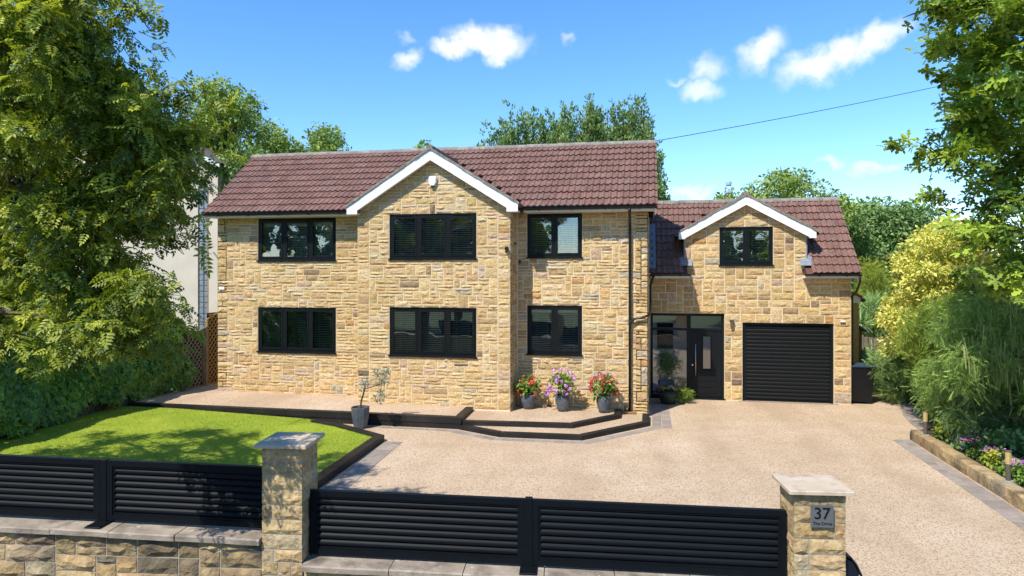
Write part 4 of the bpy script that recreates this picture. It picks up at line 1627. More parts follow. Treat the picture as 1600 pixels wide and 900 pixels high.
def bollard(label, x, y, z, h):
    t = thing('bollard_lamp', label, 'garden lamp', (x, y, z), 'garden lamps along the drive')
    m = MB(); m.lathe([(.036, 0), (.036, h * .55)], (x, y, z), 12); m.build('post', 'lamp_post', t, smooth=False)
    m = MB(); m.lathe([(.042, h * .5501), (.042, h * .95)], (x, y, z), 14); m.build('lamp_head', 'lamp_brass', t)
    m = MB(); m.lathe([(.045, h * .9501), (.045, h * .975), (.034, h)], (x, y, z), 14); m.build('cap', 'lamp_post', t)
    m = MB(); m.lathe([(.07, -.03), (.07, .0)], (x, y, z + .001), 12); m.build('base_plate', 'concrete', t)


bollard('brass topped garden lamp near the curved paving', 5.50, 15.15, .225, .47)
bollard('brass topped garden lamp nearer the street among the flowers', 5.56, 12.05, .225, .47)

wb = thing('wheeled_bin', 'black wheeled bin with grey blue lid against the garage corner', 'bin', (5.62, 19.85, 0))
vs = []
for z, x0, x1, y0, y1 in ((.06, 5.34, 5.80, 19.55, 20.0), (.93, 5.29, 5.86, 19.46, 20.05), (.99, 5.275, 5.875, 19.445, 20.06)):
    vs += [(x0, y0, z), (x1, y0, z), (x1, y1, z), (x0, y1, z)]
MB().add(vs, [(3, 2, 1, 0)] + [(r * 4 + e, r * 4 + (e + 1) % 4, r * 4 + 4 + (e + 1) % 4, r * 4 + 4 + e) for r in range(2) for e in range(4)] + [(8, 9, 10, 11)]).build('body', 'bin_plastic', wb)
m = MB(); m.bevel_box(5.265, 5.895, 19.42, 20.08, .991, 1.03, .012); m.yz_prism([(19.46, 1.031), (19.8, 1.065), (20.05, 1.031)], 5.31, 5.85)
m.build('lid', 'bin_lid', wb)
m = MB(); m.tube([(5.32, 20.10, 1.0), (5.86, 20.10, 1.0)], .016, 8); m.build('handle', 'bin_plastic', wb)
for x in (5.31, 5.80):
    m = MB(); m.tube([(x, 20.03, .1), (x + .06, 20.03, .1)], .1, 14); m.build('wheel', 'gutter', wb)
m = MB(); m.tube([(5.29, 19.72, .10), (5.335, 19.72, .10)], .085, 14); m.build('wheel', 'gutter', wb)

sh = thing('garden_store', 'small timber store with slate grey roof behind the wheeled bin', 'shed', (5.6, 22.0, 0))
MB().box(5.95, 6.35, 22.3, 23.6, 0, 1.75).build('wall', 'brown_wood', sh)
MB().xz_prism([(5.6, 2.28), (6.52, 1.72), (6.52, 1.66), (5.6, 2.20)], 22.15, 23.7).build('roof', 'shed_roof', sh)

# timber fence at the far end of the side passage
bf = thing('board_fence', 'weathered vertical board fence behind the side garden', 'fence', (8, 25, 0))
x = 6.0
while x < 13:
    w = random.uniform(.11, .15)
    m = MB(); m.box(x, x + w, 25 + random.uniform(-.01, .01), 25.02 + random.uniform(0, .01), 0, 1.32 + random.uniform(-.06, .04)); m.build('board', 'old_and_shade_wood', bf)
    x += w + random.uniform(.012, .035)
MB().box(6, 13, 25.04, 25.09, .3, .4).build('rail', 'old_and_shade_wood', bf)
MB().box(6, 13, 25.04, 25.09, 1.0, 1.1).build('rail', 'old_and_shade_wood', bf)

# ================================================================== LEFT BOUNDARY
lf = thing('panel_fence', 'old slatted timber fence with concrete posts under the ivy', 'fence', (-12.95, 11, 0))
for k in range(7):
    yy = 5.6 + 1.83 * k
    MB().bevel_box(-12.98, -12.88, yy - .05, yy + .05, -.1, 1.72, .01).build('post', 'concrete', lf)
    if k < 6:
        MB().box(-12.95, -12.91, yy + .055, yy + 1.77, 1.55, 1.62).build('rail', 'old_and_shade_wood', lf)
        MB().box(-12.94, -12.92, yy + .055, yy + 1.77, .02, 1.54).build('fence_board', 'old_and_shade_wood', lf)
        n = 13
        for q in range(n):
            y0 = yy + .08 + q * 1.66 / n
            # slanting laths, as the foot of the panels shows
            y1 = min(y0 + .42, yy + 1.76)
            MB().add([(-12.905, y0, .02), (-12.905, y0 + .08, .02), (-12.90, min(y1 + .08, yy + 1.77), .75), (-12.90, y1, .75),
                      (-12.919, y0, .02), (-12.919, y0 + .08, .02), (-12.919, min(y1 + .08, yy + 1.77), .75), (-12.919, y1, .75)],
                     [(0, 1, 2, 3), (7, 6, 5, 4), (0, 4, 5, 1), (2, 6, 7, 3), (1, 5, 6, 2), (3, 7, 4, 0)]).build('lath', 'old_and_shade_wood', lf)


def trellis(label, y0, y1, z0, hz, mat, x=-12.42, dip=.1):
    t = thing('trellis_panel', label, 'trellis', (x, (y0 + y1) / 2, z0))
    L = y1 - y0
    top = lambda y: hz - dip + dip * 4 * ((y - y0) / L - .5) ** 2 * (1 if dip > 0 else 1)
    n = 10
    fr3 = MB()
    for k in range(n):
        a, b = y0 + L * k / n, y0 + L * (k + 1) / n
        fr3.add([(x - .025, a, top(a)), (x - .025, b, top(b)), (x - .025, b, top(b) - .05), (x - .025, a, top(a) - .05),
                 (x + .025, a, top(a)), (x + .025, b, top(b)), (x + .025, b, top(b) - .05), (x + .025, a, top(a) - .05)],
                [(0, 1, 5, 4), (7, 6, 2, 3), (4, 5, 6, 7), (3, 2, 1, 0), (0, 4, 7, 3), (1, 2, 6, 5)])
    fr3.box(x - .025, x + .025, y0, y0 + .045, z0, top(y0) - .05); fr3.box(x - .025, x + .025, y1 - .045, y1, z0, top(y1) - .05)
    fr3.box(x - .025, x + .025, y0 + .045, y1 - .045, z0, z0 + .05)
    fr3.build('frame', mat, t)
    MB().add([(x - .022, y0 + .04, z0 + .05), (x - .022, y1 - .04, z0 + .05), (x - .022, y1 - .04, hz - dip - .03), (x - .022, y0 + .04, hz - dip - .03)], [(0, 3, 2, 1)]).build('backing', 'gutter', t)
    for sgn, off in ((1, .004), (-1, -.012)):
        c = -hz
        while c < L + hz:
            # lath along y = y0 + c + sgn * (z - z0)
            za, zb = z0 + .05, hz - dip * .9 - .05
            ya, yb = (y0 + c, y0 + c + (zb - za)) if sgn > 0 else (y0 + c + (zb - za), y0 + c)
            f0, f1 = 0.0, 1.0
            lo_, hi_ = y0 + .045, y1 - .09
            d_ = yb - ya
            ta, tb = (lo_ - ya) / d_, (hi_ - ya) / d_
            f0, f1 = max(0, min(ta, tb)), min(1, max(ta, tb))
            if f1 - f0 > .05:
                p0 = (ya + d_ * f0, za + (zb - za) * f0); p1 = (ya + d_ * f1, za + (zb - za) * f1)
                MB().add([(x + off, p0[0], p0[1]), (x + off, p0[0] + .05, p0[1]), (x + off, p1[0] + .05, p1[1]), (x + off, p1[0], p1[1]),
                          (x + off + .014, p0[0], p0[1]), (x + off + .014, p0[0] + .05, p0[1]), (x + off + .014, p1[0] + .05, p1[1]), (x + off + .014, p1[0], p1[1])],
                         [(3, 2, 1, 0), (4, 5, 6, 7), (0, 1, 5, 4), (2, 3, 7, 6), (1, 2, 6, 5), (3, 0, 4, 7)]).build('lath', mat, t)
            c += .17
    return t


trellis('shade-toned grey lattice panel between the ivy and the house corner', 16.45, 17.40, .24, 1.92, 'old_and_shade_wood', dip=.09)  # greyer wood stands in for the shade on this panel
trellis('sun-toned brown lattice panel with arched top beside the house wall', 17.52, 19.3, .24, 2.15, 'brown_wood', dip=-.2)  # browner wood stands in for sunlight on this panel
MB().bevel_box(-12.47, -12.37, 17.41, 17.51, .2, 1.95, .008)
tag(MB().bevel_box(-12.47, -12.37, 17.41, 17.51, .2, 1.93, .008).build('timber_post', 'old_and_shade_wood'), 'square timber post between the shade-toned and the sun-toned lattice panels', 'post')

# neighbour's rendered house
nb = thing('rendered_house', 'cream rendered neighbouring house with a tall glass block window', 'house', (-21, 26, 0))
NY = 22.0
m = MB()
m.box(-27, -15.95, NY, NY + .3, -.3, 7.3)
m.box(-15.55, -15.15, NY, NY + .3, -.3, 7.3)
m.box(-15.95, -15.55, NY, NY + .3, -.3, 1.2); m.box(-15.95, -15.55, NY, NY + .3, 6.6, 7.3)
m.xz_prism([(-27, 7.3), (-15.15, 7.3), (-15.15, 7.35), (-17.6, 8.6), (-27, 8.6)], NY, NY + .3)
m.box(-15.45, -15.151, NY + .301, NY + 9, -.3, 7.2)
m.build('wall', 'render_wall', nb)
gb = MB(); gb.box(-15.95, -15.55, NY + .10, NY + .12, 1.2, 6.6)
gbw = gb.build('window', 'concrete', nb)
for r in range(27):
    for c_ in range(2):
        MB().bevel_box(-15.945 + .2 * c_ + .012, -15.945 + .2 * (c_ + 1) - .012, NY + .05, NY + .0995, 1.2 + .2 * r + .012, 1.2 + .2 * (r + 1) - .012, .015).build('glass_block', 'glass_block', gbw)
MB().box(-15.56, -15.52, NY - .01, NY + .05, 1.2, 6.6).build('window_frame', 'brown_wood', nb)
m = MB(); m.xz_prism([(-17.7, 8.62), (-14.85, 7.18), (-14.85, 7.36), (-17.7, 8.82)], NY - .35, NY - .30); m.build('bargeboard', 'white_paint', nb)
m = MB(); m.xz_prism([(-17.7, 8.82), (-14.75, 7.32), (-14.75, 7.42), (-17.7, 8.94)], NY - .4, NY + 9); m.build('roof', 'neighbour_roof', nb)
m = MB(); m.xz_prism([(-17.7, 8.94), (-27.4, 8.94), (-27.4, 8.80), (-17.7, 8.80)], NY - .45, NY + 9); m.build('roof', 'neighbour_roof', nb)
m = MB(); m.box(-18.2, -17.5, NY + 1, NY + 1.8, 8.9, 9.2); m.build('chimney', 'concrete', nb)
for xa in (-20.5, -23.5):
    m = MB(); m.box(xa, xa + 1.2, NY - .02, NY + .0, 4.5, 5.8); w = m.build('window', 'white_paint', nb)
    MB().box(xa + .08, xa + 1.12, NY - .03, NY - .0205, 4.58, 5.72).build('pane', 'glass_block', w)

# overhead cable and far mast
e0, e1 = Vector((.2, 18.75, 7.02)), at(1462, 125, 21.5) + Vector((0, 0, 0))
far_end = e0 + (e1 - e0) * 2.2
pts = []
for k in range(25):
    f = k / 24
    p = e0.lerp(far_end, f)
    p.z -= 1.0 * f * (1 - f) * 4 * .22
    pts.append(p)
tag(MB().tube(pts, .009, 5).build('overhead_cable', 'cable'), 'thin black overhead cable running from the house roof to the right', 'cable')
pl = thing('utility_pole', 'wooden pole hidden behind the oak that carries the overhead cable', 'pole', (far_end.x, far_end.y, -.3))
MB().tube([(far_end.x, far_end.y, -.3), (far_end.x, far_end.y, far_end.z + .3)], [.14, .1], 10).build('pole', 'bark', pl)
MB().box(far_end.x - .5, far_end.x + .5, far_end.y - .05, far_end.y + .05, far_end.z - .02, far_end.z + .08).build('cross_arm', 'bark', pl)

mp = at(1138.5, 292, 180)
mt = thing('telecom_mast', 'haze-tinted lattice telecom mast with drums far behind the wing roof', 'mast', (mp.x, mp.y, -.3))
mtop = at(1138.5, 287, 180).z
m = MB()
for a, b in ((-1, -1), (1, -1), (1, 1), (-1, 1)):
    m.tube([(mp.x + a * 1.1, mp.y + b * 1.1, -.3), (mp.x + a * .8, mp.y + b * .8, mtop - 1)], .14, 4)
z = 2
while z < mtop - 2:
    m.tube([(mp.x - 1, mp.y - 1, z), (mp.x + 1, mp.y - 1, z + 2)], .08, 4); m.tube([(mp.x + 1, mp.y - 1, z), (mp.x - 1, mp.y - 1, z + 2)], .08, 4)
    z += 2
m.build('lattice', 'hazed_mast', mt)
for k, (dz, r, h) in enumerate(((-.6, .75, 1.3), (-2.6, 1.15, .5), (-3.7, 1.25, .9), (-5.3, 1.3, .5), (-6.6, 1.2, .8))):
    MB().lathe([(r * .8, dz), (r, dz + h * .2), (r, dz + h * .8), (r * .7, dz + h)], (mp.x, mp.y, mtop), 12).build('drum', 'hazed_mast', mt)

# ================================================================== TREES AND PLANTS
def tree(name, label, cat, foot, top, clumps, r0, mat, per, size, tmpl, group=None, count=40, twig=0, **kw):
    t = thing(name, label, cat, foot, group)
    branches("trunk", foot, top, clumps, r0, t, count=count, twig=twig)
    foliage('crown', clumps, per, size, tmpl, mat, t, **kw)
    return t


def in_poly(x, y, poly):
    c = False
    n = len(poly)
    for i in range(n):
        x1, y1 = poly[i]; x2, y2 = poly[i - 1]
        if (y1 > y) != (y2 > y) and x < (x2 - x1) * (y - y1) / (y2 - y1) + x1:
            c = not c
    return c


def view_clumps(poly, n, t0, t1, r0, r1, shrink=1.0):
    """clumps filling an outline at their own depths; r in metres"""
    xs = [p[0] for p in poly]; ys = [p[1] for p in poly]
    out = []
    while len(out) < n:
        x, y = random.uniform(min(xs), max(xs)), random.uniform(min(ys), max(ys))
        if in_poly(x, y, poly):
            p = at(x, y, random.uniform(t0, t1))
            out.append((p.x, p.y, p.z, random.uniform(r0, r1)))
    return out


# the big ash-leaved tree on the left
random.seed(31)
rng = np.random.default_rng(31)
ash_out = [(-420, -420), (80, -420), (165, -120), (195, 0), (200, 60), (195, 105), (280, 138), (320, 168), (335, 210), (332, 256), (285, 285), (268, 335), (280, 378), (225, 372), (185, 375),
           (165, 425), (200, 460), (232, 500), (220, 520), (190, 530), (120, 535), (40, 510), (-60, 545), (-300, 500)]
ash = []
for c in view_clumps(ash_out, 300, 1, 1, .22, .42) + view_clumps([(-60, 60), (180, 90), (215, 300), (190, 420), (225, 470), (235, 530), (120, 555), (-60, 545)], 100, 1, 1, .2, .38) + view_clumps([(180, 130), (240, 150), (280, 180), (310, 240), (260, 280), (245, 330), (255, 360), (180, 370)], 52, 1, 1, .14, .25) + view_clumps([(140, 380), (215, 400), (250, 470), (240, 530), (150, 540)], 50, 1, 1, .18, .28):
    d = Vector(c[:3]) - Vector((0, 0, CAMZ))
    pxx = 800 + FP * (d.x * CS + d.y * SN)
    t = random.uniform(5.7, 7.2) if pxx > 60 else random.uniform(6.6, 8.6) if pxx > -60 else random.uniform(7.5, 10.5)
    if pxx > 60 and d.z > .05:
        t = max(4.7, min(t, 2.35 / d.z))
    p = Vector((0, 0, CAMZ)) + d * t
    if pxx < -60 and random.random() < .4:
        continue
    if p.z < (6.0 if pxx > 60 else 6.5 if pxx > -90 else 7.6):
        ash.append((p.x, p.y, p.z, c[3] * (1 if pxx > -60 else 1.4)))
ash += [tuple(at(x, y, t)) + (r,) for x, y, t, r in ((352, 170, 6.4, .11), (362, 205, 6.4, .12), (340, 150, 6.4, .1), (340, 262, 6.4, .12), (310, 300, 6.4, .12), (300, 350, 6.4, .12), (240, 100, 6.3, .12), (310, 130, 6.4, .1), (285, 480, 6.6, .1), (250, 455, 6.6, .1), (258, 30, 6.3, .08), (250, 70, 6.3, .12), (225, 12, 6.3, .2), (352, 140, 6.4, .11), (362, 240, 6.4, .1), (322, 395, 6.4, .12), (295, 505, 6.6, .14), (270, 545, 6.6, .14), (188, 4, 6.3, .2), (222, 430, 6.5, .12))]
ash += view_clumps([(-90, -60), (110, -60), (130, 120), (100, 230), (-90, 230)], 62, 5.2, 6.6, .2, .36)
ashbase = (-8.6, 6.9, .05)
ashT = tree('ash_tree', 'large leafy tree with drooping yellow green foliage overhanging the lawn', 'tree', ashbase, (-8.2, 6.8, 6.6), ash, .22, 'leaf_ash', 900, .112, pinnate_leaf(4),
            count=70, twig=3, out=.4, droop=.5, wild=.6, up=.9, base=.42, spread=.28, shell=.1)
# limbs that show against the sky
for pts_, r in (([(-160, 120), (0, 182), (60, 190), (110, 185), (165, 212), (230, 250)], .032), ([(-160, 90), (40, 162), (90, 178), (165, 205)], .02),
                ([(165, 212), (195, 250), (205, 278)], .02), ([(40, 240), (60, 275), (95, 285)], .018), ([(100, 450), (110, 500), (118, 545)], .02),
                ([(180, 286), (212, 282), (232, 300), (244, 318)], .006), ([(230, 480), (260, 460), (285, 462)], .006)):
    pts_ = [(x, y, 6.35) for x, y in pts_]
    P_ = [at(*q) for q in pts_]
    MB().tube(P_, [r * (1 - .75 * i / (len(P_) - 1)) for i in range(len(P_))], 6, False).build('limb', 'bark', ashT)

random.seed(41)
rng = np.random.default_rng(41)
# ivy over the left fence
def ivy():
    t = thing('ivy_hedge', 'dense dark green ivy hedge covering the left garden fence', 'ivy', (-12.8, 11, .1))
    n = 36000
    y = rng.uniform(5.4, 16.7, n)
    z = .12 + 2.5 * rng.random(n) ** .85
    bulge = .22 + .16 * np.sin(y * 2.3 + 1.2 * z) + .10 * np.sin(y * 5.1 - z * 3.1) + .10 * np.sin(z * 4.7 + y)
    low = .38 + .22 * np.sin(y * 1.9) + .16 * np.sin(y * 4.7 + 1)
    top = 2.25 + .2 * np.sin(y * 1.3) + .12 * np.sin(y * 3.7)
    ok = (z > low * rng.uniform(.7, 1.1, n)) & (z < top)
    y, z, bulge = y[ok], z[ok], bulge[ok]
    n = len(y)
    prof = np.clip(1 - ((z - 1.15) / 1.25) ** 2, .05, 1)
    x = -12.86 + (bulge + .17) * (.35 + .65 * prof) * (1 - .55 * rng.random(n) ** 2.2)
    P = np.stack([x, y, z], 1)
    f = np.stack([.35 + rng.normal(0, .3, n), rng.normal(0, .5, n), -.9 + rng.normal(0, .35, n)], 1)
    nr = np.stack([1 + rng.normal(0, .3, n), -.25 + rng.normal(0, .4, n), .55 + rng.normal(0, .35, n)], 1)
    tm = (np.array([(0, 0, 0), (.42, -.12, .05), (.5, .3, .02), (.2, .55, .04), (0, 1, -.06), (-.2, .55, .04), (-.5, .3, .02), (-.42, -.12, .05)]),
          [(0, 1, 2), (0, 2, 3), (0, 3, 4), (0, 4, 5), (0, 5, 6), (0, 6, 7)])
    tint = .35 + .25 * np.sin(y * 2.9 + z * 2.3) * .6 + rng.normal(0, .22, n)
    leaves_mesh('leaves', P, f, nr, rng.uniform(.07, .15, n), tm, tint, 'leaf_ivy', t)
    m = MB()
    m.box(-12.84, -12.80, 5.4, 15.95, .55, 2.0)
    st = MB()
    for k in range(40):
        yy = random.uniform(5.6, 15.8)
        st.tube([(-12.84, yy, .0), (-12.80 + random.uniform(0, .06), yy + random.uniform(-.2, .2), .6), (-12.78, yy + random.uniform(-.4, .4), 1.6)], [.018, .012, .006], 5, False)
    stuff(st.build('stems', 'bark', t))


ivy()
# dead leaves and litter along the foot of the ivy
lp = rng.uniform([-12.85, 5.6, .09], [-12.35, 14.6, .10], (700, 3))
lt2 = leaves_mesh('leaf_litter', lp, rng.normal(size=(700, 3)) * (1, 1, .2), rng.normal(size=(700, 3)) * .3 + (0, 0, 1), rng.uniform(.03, .07, 700), quad_leaf(.7), rng.random(700), 'leaf_catkin')
lt2['label'] = 'dry leaf litter along the foot of the ivy'
lt2['category'] = 'leaf litter'
stuff(lt2)


def px_tree(name, label, outline, n, t0, t1, r0, r1, mat, per, size, tmpl, basepx, trunk=.2, group=None, **kw):
    cl_ = view_clumps(outline, n, t0, t1, r0, r1)
    tm = (t0 + t1) / 2
    b = at(basepx, 425, tm); b.z = -.3
    ztop = max(c[3] * .0 + c[2] for c in cl_)
    # the crown goes on down behind the roofs
    return tree(name, label, 'tree', tuple(b), (b.x, b.y, ztop * .9), cl_, trunk, mat, per, size, tmpl, group, **kw)


OV = ovate_leaf(.6)
QL = quad_leaf(.6)
px_tree('garden_tree', 'green tree rising behind the neighbouring roof beside the big left tree', [(300, 150), (330, 135), (350, 130), (380, 150), (402, 178), (398, 205), (382, 240), (400, 262), (395, 300), (330, 300), (290, 260)], 60, 24.5, 28, .5, .95,
        'leaf_far', 420, .14, QL, 350, .25, base=.5, out=.7)
px_tree('garden_tree', 'rounded two headed tree just above the left end of the roof ridge', [(412, 215), (425, 195), (440, 205), (446, 225), (470, 212), (485, 198), (505, 200), (522, 216), (528, 245), (528, 300), (408, 300), (402, 250)], 54, 29, 32.5, .6, 1.05,
        'leaf_far', 380, .155, QL, 470, .3, base=.55, out=.7)
px_tree('garden_tree', 'dark bushy tree top between the neighbouring house and the roof edge', [(360, 250), (385, 236), (412, 240), (420, 300), (350, 300)], 18, 24, 26, .5, .8, 'leaf_dark', 400, .14, QL, 390, .2)
px_tree('spire_tree', 'small bluish tree top just showing behind the gable apex', [(650, 226), (660, 222), (668, 232), (685, 228), (700, 236), (700, 300), (645, 300)], 16, 40, 42, .4, .7, 'leaf_dark', 200, .25, QL, 675, .2, base=.6)


def poplars():
    t = thing('poplar_tree', 'broad clump of upright feathery trees behind the middle of the roof', 'tree', tuple(at(880, 425, 36)[:2]) + (-.3,))
    cl_ = []
    st = MB()
    spires = [(752, 222), (764, 205), (786, 185), (800, 188), (812, 160), (834, 168), (852, 172), (868, 180), (880, 166), (893, 165), (906, 172), (919, 150), (928, 160), (946, 158), (958, 172), (970, 160), (988, 148), (1000, 153), (1004, 188), (1012, 218), (776, 200), (842, 185), (930, 178), (980, 176)]
    spires += [(a_[0] + random.uniform(-14, 14), a_[1] + random.uniform(14, 40)) for a_ in spires]
    for px, py in spires:
        tt = random.uniform(34, 38)
        topz = at(px, py, tt).z
        b = at(px, 425, tt)
        lean = random.uniform(-.012, .02)
        st.tube([(b.x, b.y, -.3), (b.x, b.y, topz * .6), (b.x + lean * topz, b.y, topz - .4)], [.16, .09, .012], 5, False)
        z = topz
        while z > 5.5:
            f = (topz - z) / 7
            r = .15 + .85 * min(1, f * 1.4) ** .9
            cl_.append((b.x + lean * z + random.gauss(0, .22), b.y + random.gauss(0, .4), z - r * .6, r * random.uniform(.75, 1.15)))
            z -= r * .85
    st.build('trunk', 'bark', t)
    foliage('crown', cl_, 640, .175, quad_leaf(.45), 'leaf_poplar', t, out=.3, droop=-.8, wild=.4, up=.3, flat=1.6, base=.46, spread=.2)


poplars()
px_tree('garden_tree', 'rounded bright green tree behind the ridge of the wing', [(1132, 318), (1150, 300), (1180, 292), (1205, 280), (1230, 268), (1252, 276), (1270, 285), (1290, 302), (1330, 320), (1340, 380), (1120, 380)], 75, 31, 35, .6, 1.1,
        'leaf_far', 380, .155, QL, 1220, .3, base=.62, out=.7)
px_tree('garden_tree', 'small tree showing in the gap between the two roofs', [(1024, 292), (1034, 288), (1040, 300), (1044, 330), (1022, 330)], 10, 33, 34, .35, .5, 'leaf_far', 220, .2, QL, 1033, .15)
px_tree('garden_tree', 'tall dark green tree mass beyond the gable end of the wing', [(1300, 318), (1330, 318), (1352, 330), (1380, 325), (1402, 318), (1420, 328), (1448, 338), (1456, 352), (1450, 400), (1430, 430), (1420, 520), (1300, 520)], 110, 40, 46, .9, 1.6,
        'leaf_dark', 240, .23, QL, 1380, .35, base=.5, out=.7)
px_tree('garden_tree', 'lighter green tree against the gable end of the wing', [(1296, 310), (1310, 320), (1330, 335), (1348, 360), (1362, 410), (1360, 500), (1320, 500)], 40, 33, 37, .7, 1.1, 'leaf_poplar', 320, .18, QL, 1335, .3, base=.5)
px_tree('shrub', 'golden green conifer shrub above the board fence', [(1338, 430), (1352, 412), (1372, 425), (1388, 455), (1390, 500), (1340, 505)], 34, 27.5, 29.5, .45, .7, 'leaf_golden', 260, .2, needle_spray(5), 1365, .12, droop=.0, out=.8)

# yellow leaved shrub tree
ye = view_clumps([(1392, 470), (1400, 430), (1412, 400), (1432, 375), (1462, 352), (1490, 350), (1520, 362), (1550, 390), (1570, 440), (1560, 520), (1500, 560), (1440, 580), (1408, 570), (1390, 530)], 165, 16.5, 19.5, .38, .62)
tree('golden_tree', 'pale yellow leaved rounded tree behind the conifers on the right', 'tree', (8.3, 19.2, 0), (8.3, 19.2, 3.2), ye, .14, 'leaf_yellow', 1500, .10, quad_leaf(.55), count=30,
     out=.75, droop=.35, wild=.35, up=1.2, flat=.5, base=.58, spread=.22)

# spreading junipers
ju = view_clumps([(1342, 478), (1375, 470), (1400, 480), (1430, 510), (1420, 522), (1340, 516)], 40, 25.2, 27.2, .45, .65)
tree('juniper', 'feathery spreading juniper rising above the board fence', 'shrub', (9.6, 28.4, 0), (9.6, 28.4, 1.8), ju, .08, 'leaf_juniper', 260, .28, needle_spray(6), count=16, out=.9, droop=.05, wild=.3, up=1.2, flat=.45, base=.5)
ju = view_clumps([(1362, 575), (1380, 552), (1405, 545), (1428, 555), (1440, 600), (1440, 640), (1415, 625), (1390, 608), (1366, 596)], 46, 17.8, 20.6, .32, .5)
tree('juniper', 'low spreading juniper in front of the board fence beside the side path', 'shrub', (7.6, 20.4, 0), (7.6, 20.4, .9), ju, .07, 'leaf_juniper', 480, .20, needle_spray(6), count=16, out=.9, droop=.1, wild=.3, up=1.2, flat=.5, base=.48)
ju = view_clumps([(1345, 545), (1362, 535), (1372, 580), (1352, 590), (1344, 570)], 8, 22, 23.5, .25, .4)
tree('juniper', 'thin wispy young conifer against the board fence', 'shrub', (7.6, 22.8, 0), (7.6, 22.8, 1.4), ju, .04, 'leaf_juniper', 130, .3, needle_spray(7), count=8, out=.8, droop=.1, base=.4)


def conifer(label, outline, n, t0, t1, r0, r1, foot, top, mat, tassel=0, tassel_poly=None, per=330, size=.2, **kw):
    cl_ = view_clumps(outline, n, t0, t1, r0, r1)
    t = thing("conifer_shrub", label, "shrub", foot)
    branches("trunk", foot, top, cl_, .09, t, count=26)
    foliage('crown', cl_, per, size, needle_spray(5), mat, t, **{**dict(out=.7, droop=.5, wild=.35, up=.7, flat=.8, base=.45, spread=.2), **kw})
    if tassel:
        src = view_clumps(tassel_poly, tassel, t0 - .25, t0 + .5, .1, .3)
        P = np.array([c[:3] for c in src])
        k = len(P)
        f = rng.normal(0, .1, (k, 3)) + (0, 0, -1)
        leaves_mesh('tassels', P, f, rng.normal(size=(k, 3)), rng.uniform(.2, .45, k), strand(8), .4 + rng.normal(0, .25, k), 'leaf_catkin', t)
    return t


conifer('light green feathery conifer between the yellow tree and the dark conifers', [(1425, 500), (1450, 470), (1480, 465), (1500, 500), (1480, 560), (1430, 590), (1415, 560)], 40, 15.2, 16.6, .3, .45, (7.6, 16.2, .1), (7.6, 16.2, 2.3), 'leaf_feather', per=560, size=.15, droop=-.4)
conifer('grey green weeping conifer with hanging tassels at the right edge', [(1470, 490), (1520, 462), (1580, 455), (1660, 455), (1700, 560), (1680, 640), (1600, 625), (1540, 610), (1490, 595), (1468, 560)], 120, 12.2, 14.4, .3, .5,
        (8.8, 13.6, .1), (8.8, 13.6, 3.0), 'leaf_conifer', 240, [(1500, 520), (1530, 480), (1590, 470), (1640, 480), (1640, 600), (1560, 590), (1510, 560)], per=520, size=.13)
conifer('bushy green conifer behind the first garden lamp', [(1440, 590), (1455, 560), (1490, 560), (1520, 600), (1530, 640), (1500, 655), (1470, 645), (1448, 630)], 64, 14.2, 16.2, .28, .40, (7.3, 15.6, .1), (7.3, 15.6, 1.7), 'leaf_conifer', per=640, size=.125, base=.52)
conifer('dark shaded conifer above the flower bed at the right edge', [(1490, 610), (1600, 590), (1700, 600), (1700, 700), (1600, 690), (1540, 675), (1495, 660)], 70, 12.8, 14.4, .3, .45, (7.8, 13.8, .1), (7.8, 13.8, 1.7), 'leaf_dark', per=560, size=.12, base=.45)

random.seed(51)
rng = np.random.default_rng(51)
# the oak overhanging from the right
oak_out = [(1462, -420), (1458, 0), (1470, 55), (1462, 95), (1480, 150), (1488, 195), (1470, 250), (1500, 280), (1490, 330), (1510, 390), (1545, 440), (1590, 455), (1700, 470), (2000, 420), (2150, 100), (2100, -420)]
oak = view_clumps(oak_out, 100, 9.4, 13.4, .4, .66) + view_clumps([(1470, -60), (1478, 60), (1490, 195), (1490, 250), (1510, 300), (1500, 340), (1520, 395), (1550, 440), (1600, 455), (1660, 455), (1660, -60)], 110, 9.6, 12.6, .34, .55)
oak += [tuple(at(x, y, t)) + (r,) for x, y, t, r in ((1400, 230, 11, .13), (1418, 225, 11, .18), (1440, 238, 11, .22), (1392, 226, 11, .1), (1430, 262, 11, .13), (1460, 215, 11, .25), (1478, 240, 11, .25), (1452, 300, 11, .2), (1470, 312, 11, .24), (1440, 308, 11, .12),
                                                     (1462, 10, 11, .2), (1450, 68, 11, .12), (1462, 80, 11, .2), (1448, 112, 11, .1), (1470, 120, 11, .22), (1480, 330, 11, .2), (1500, 430, 10.5, .22), (1520, 452, 10.5, .2), (1560, 15, 9.2, .35), (1590, 30, 9.2, .35), (1585, 5, 9.0, .3))]
tree('oak_tree', 'tall oak with lobed leaves overhanging the right edge of the drive', 'tree', (10.8, 12.6, .1), (10.2, 12.6, 8.6), oak, .34, 'leaf_oak', 205, .118, oak_rosette(), count=60, twig=2, out=.5, droop=.1, wild=.5, up=1.3, base=.42, spread=.2, shell=.2)


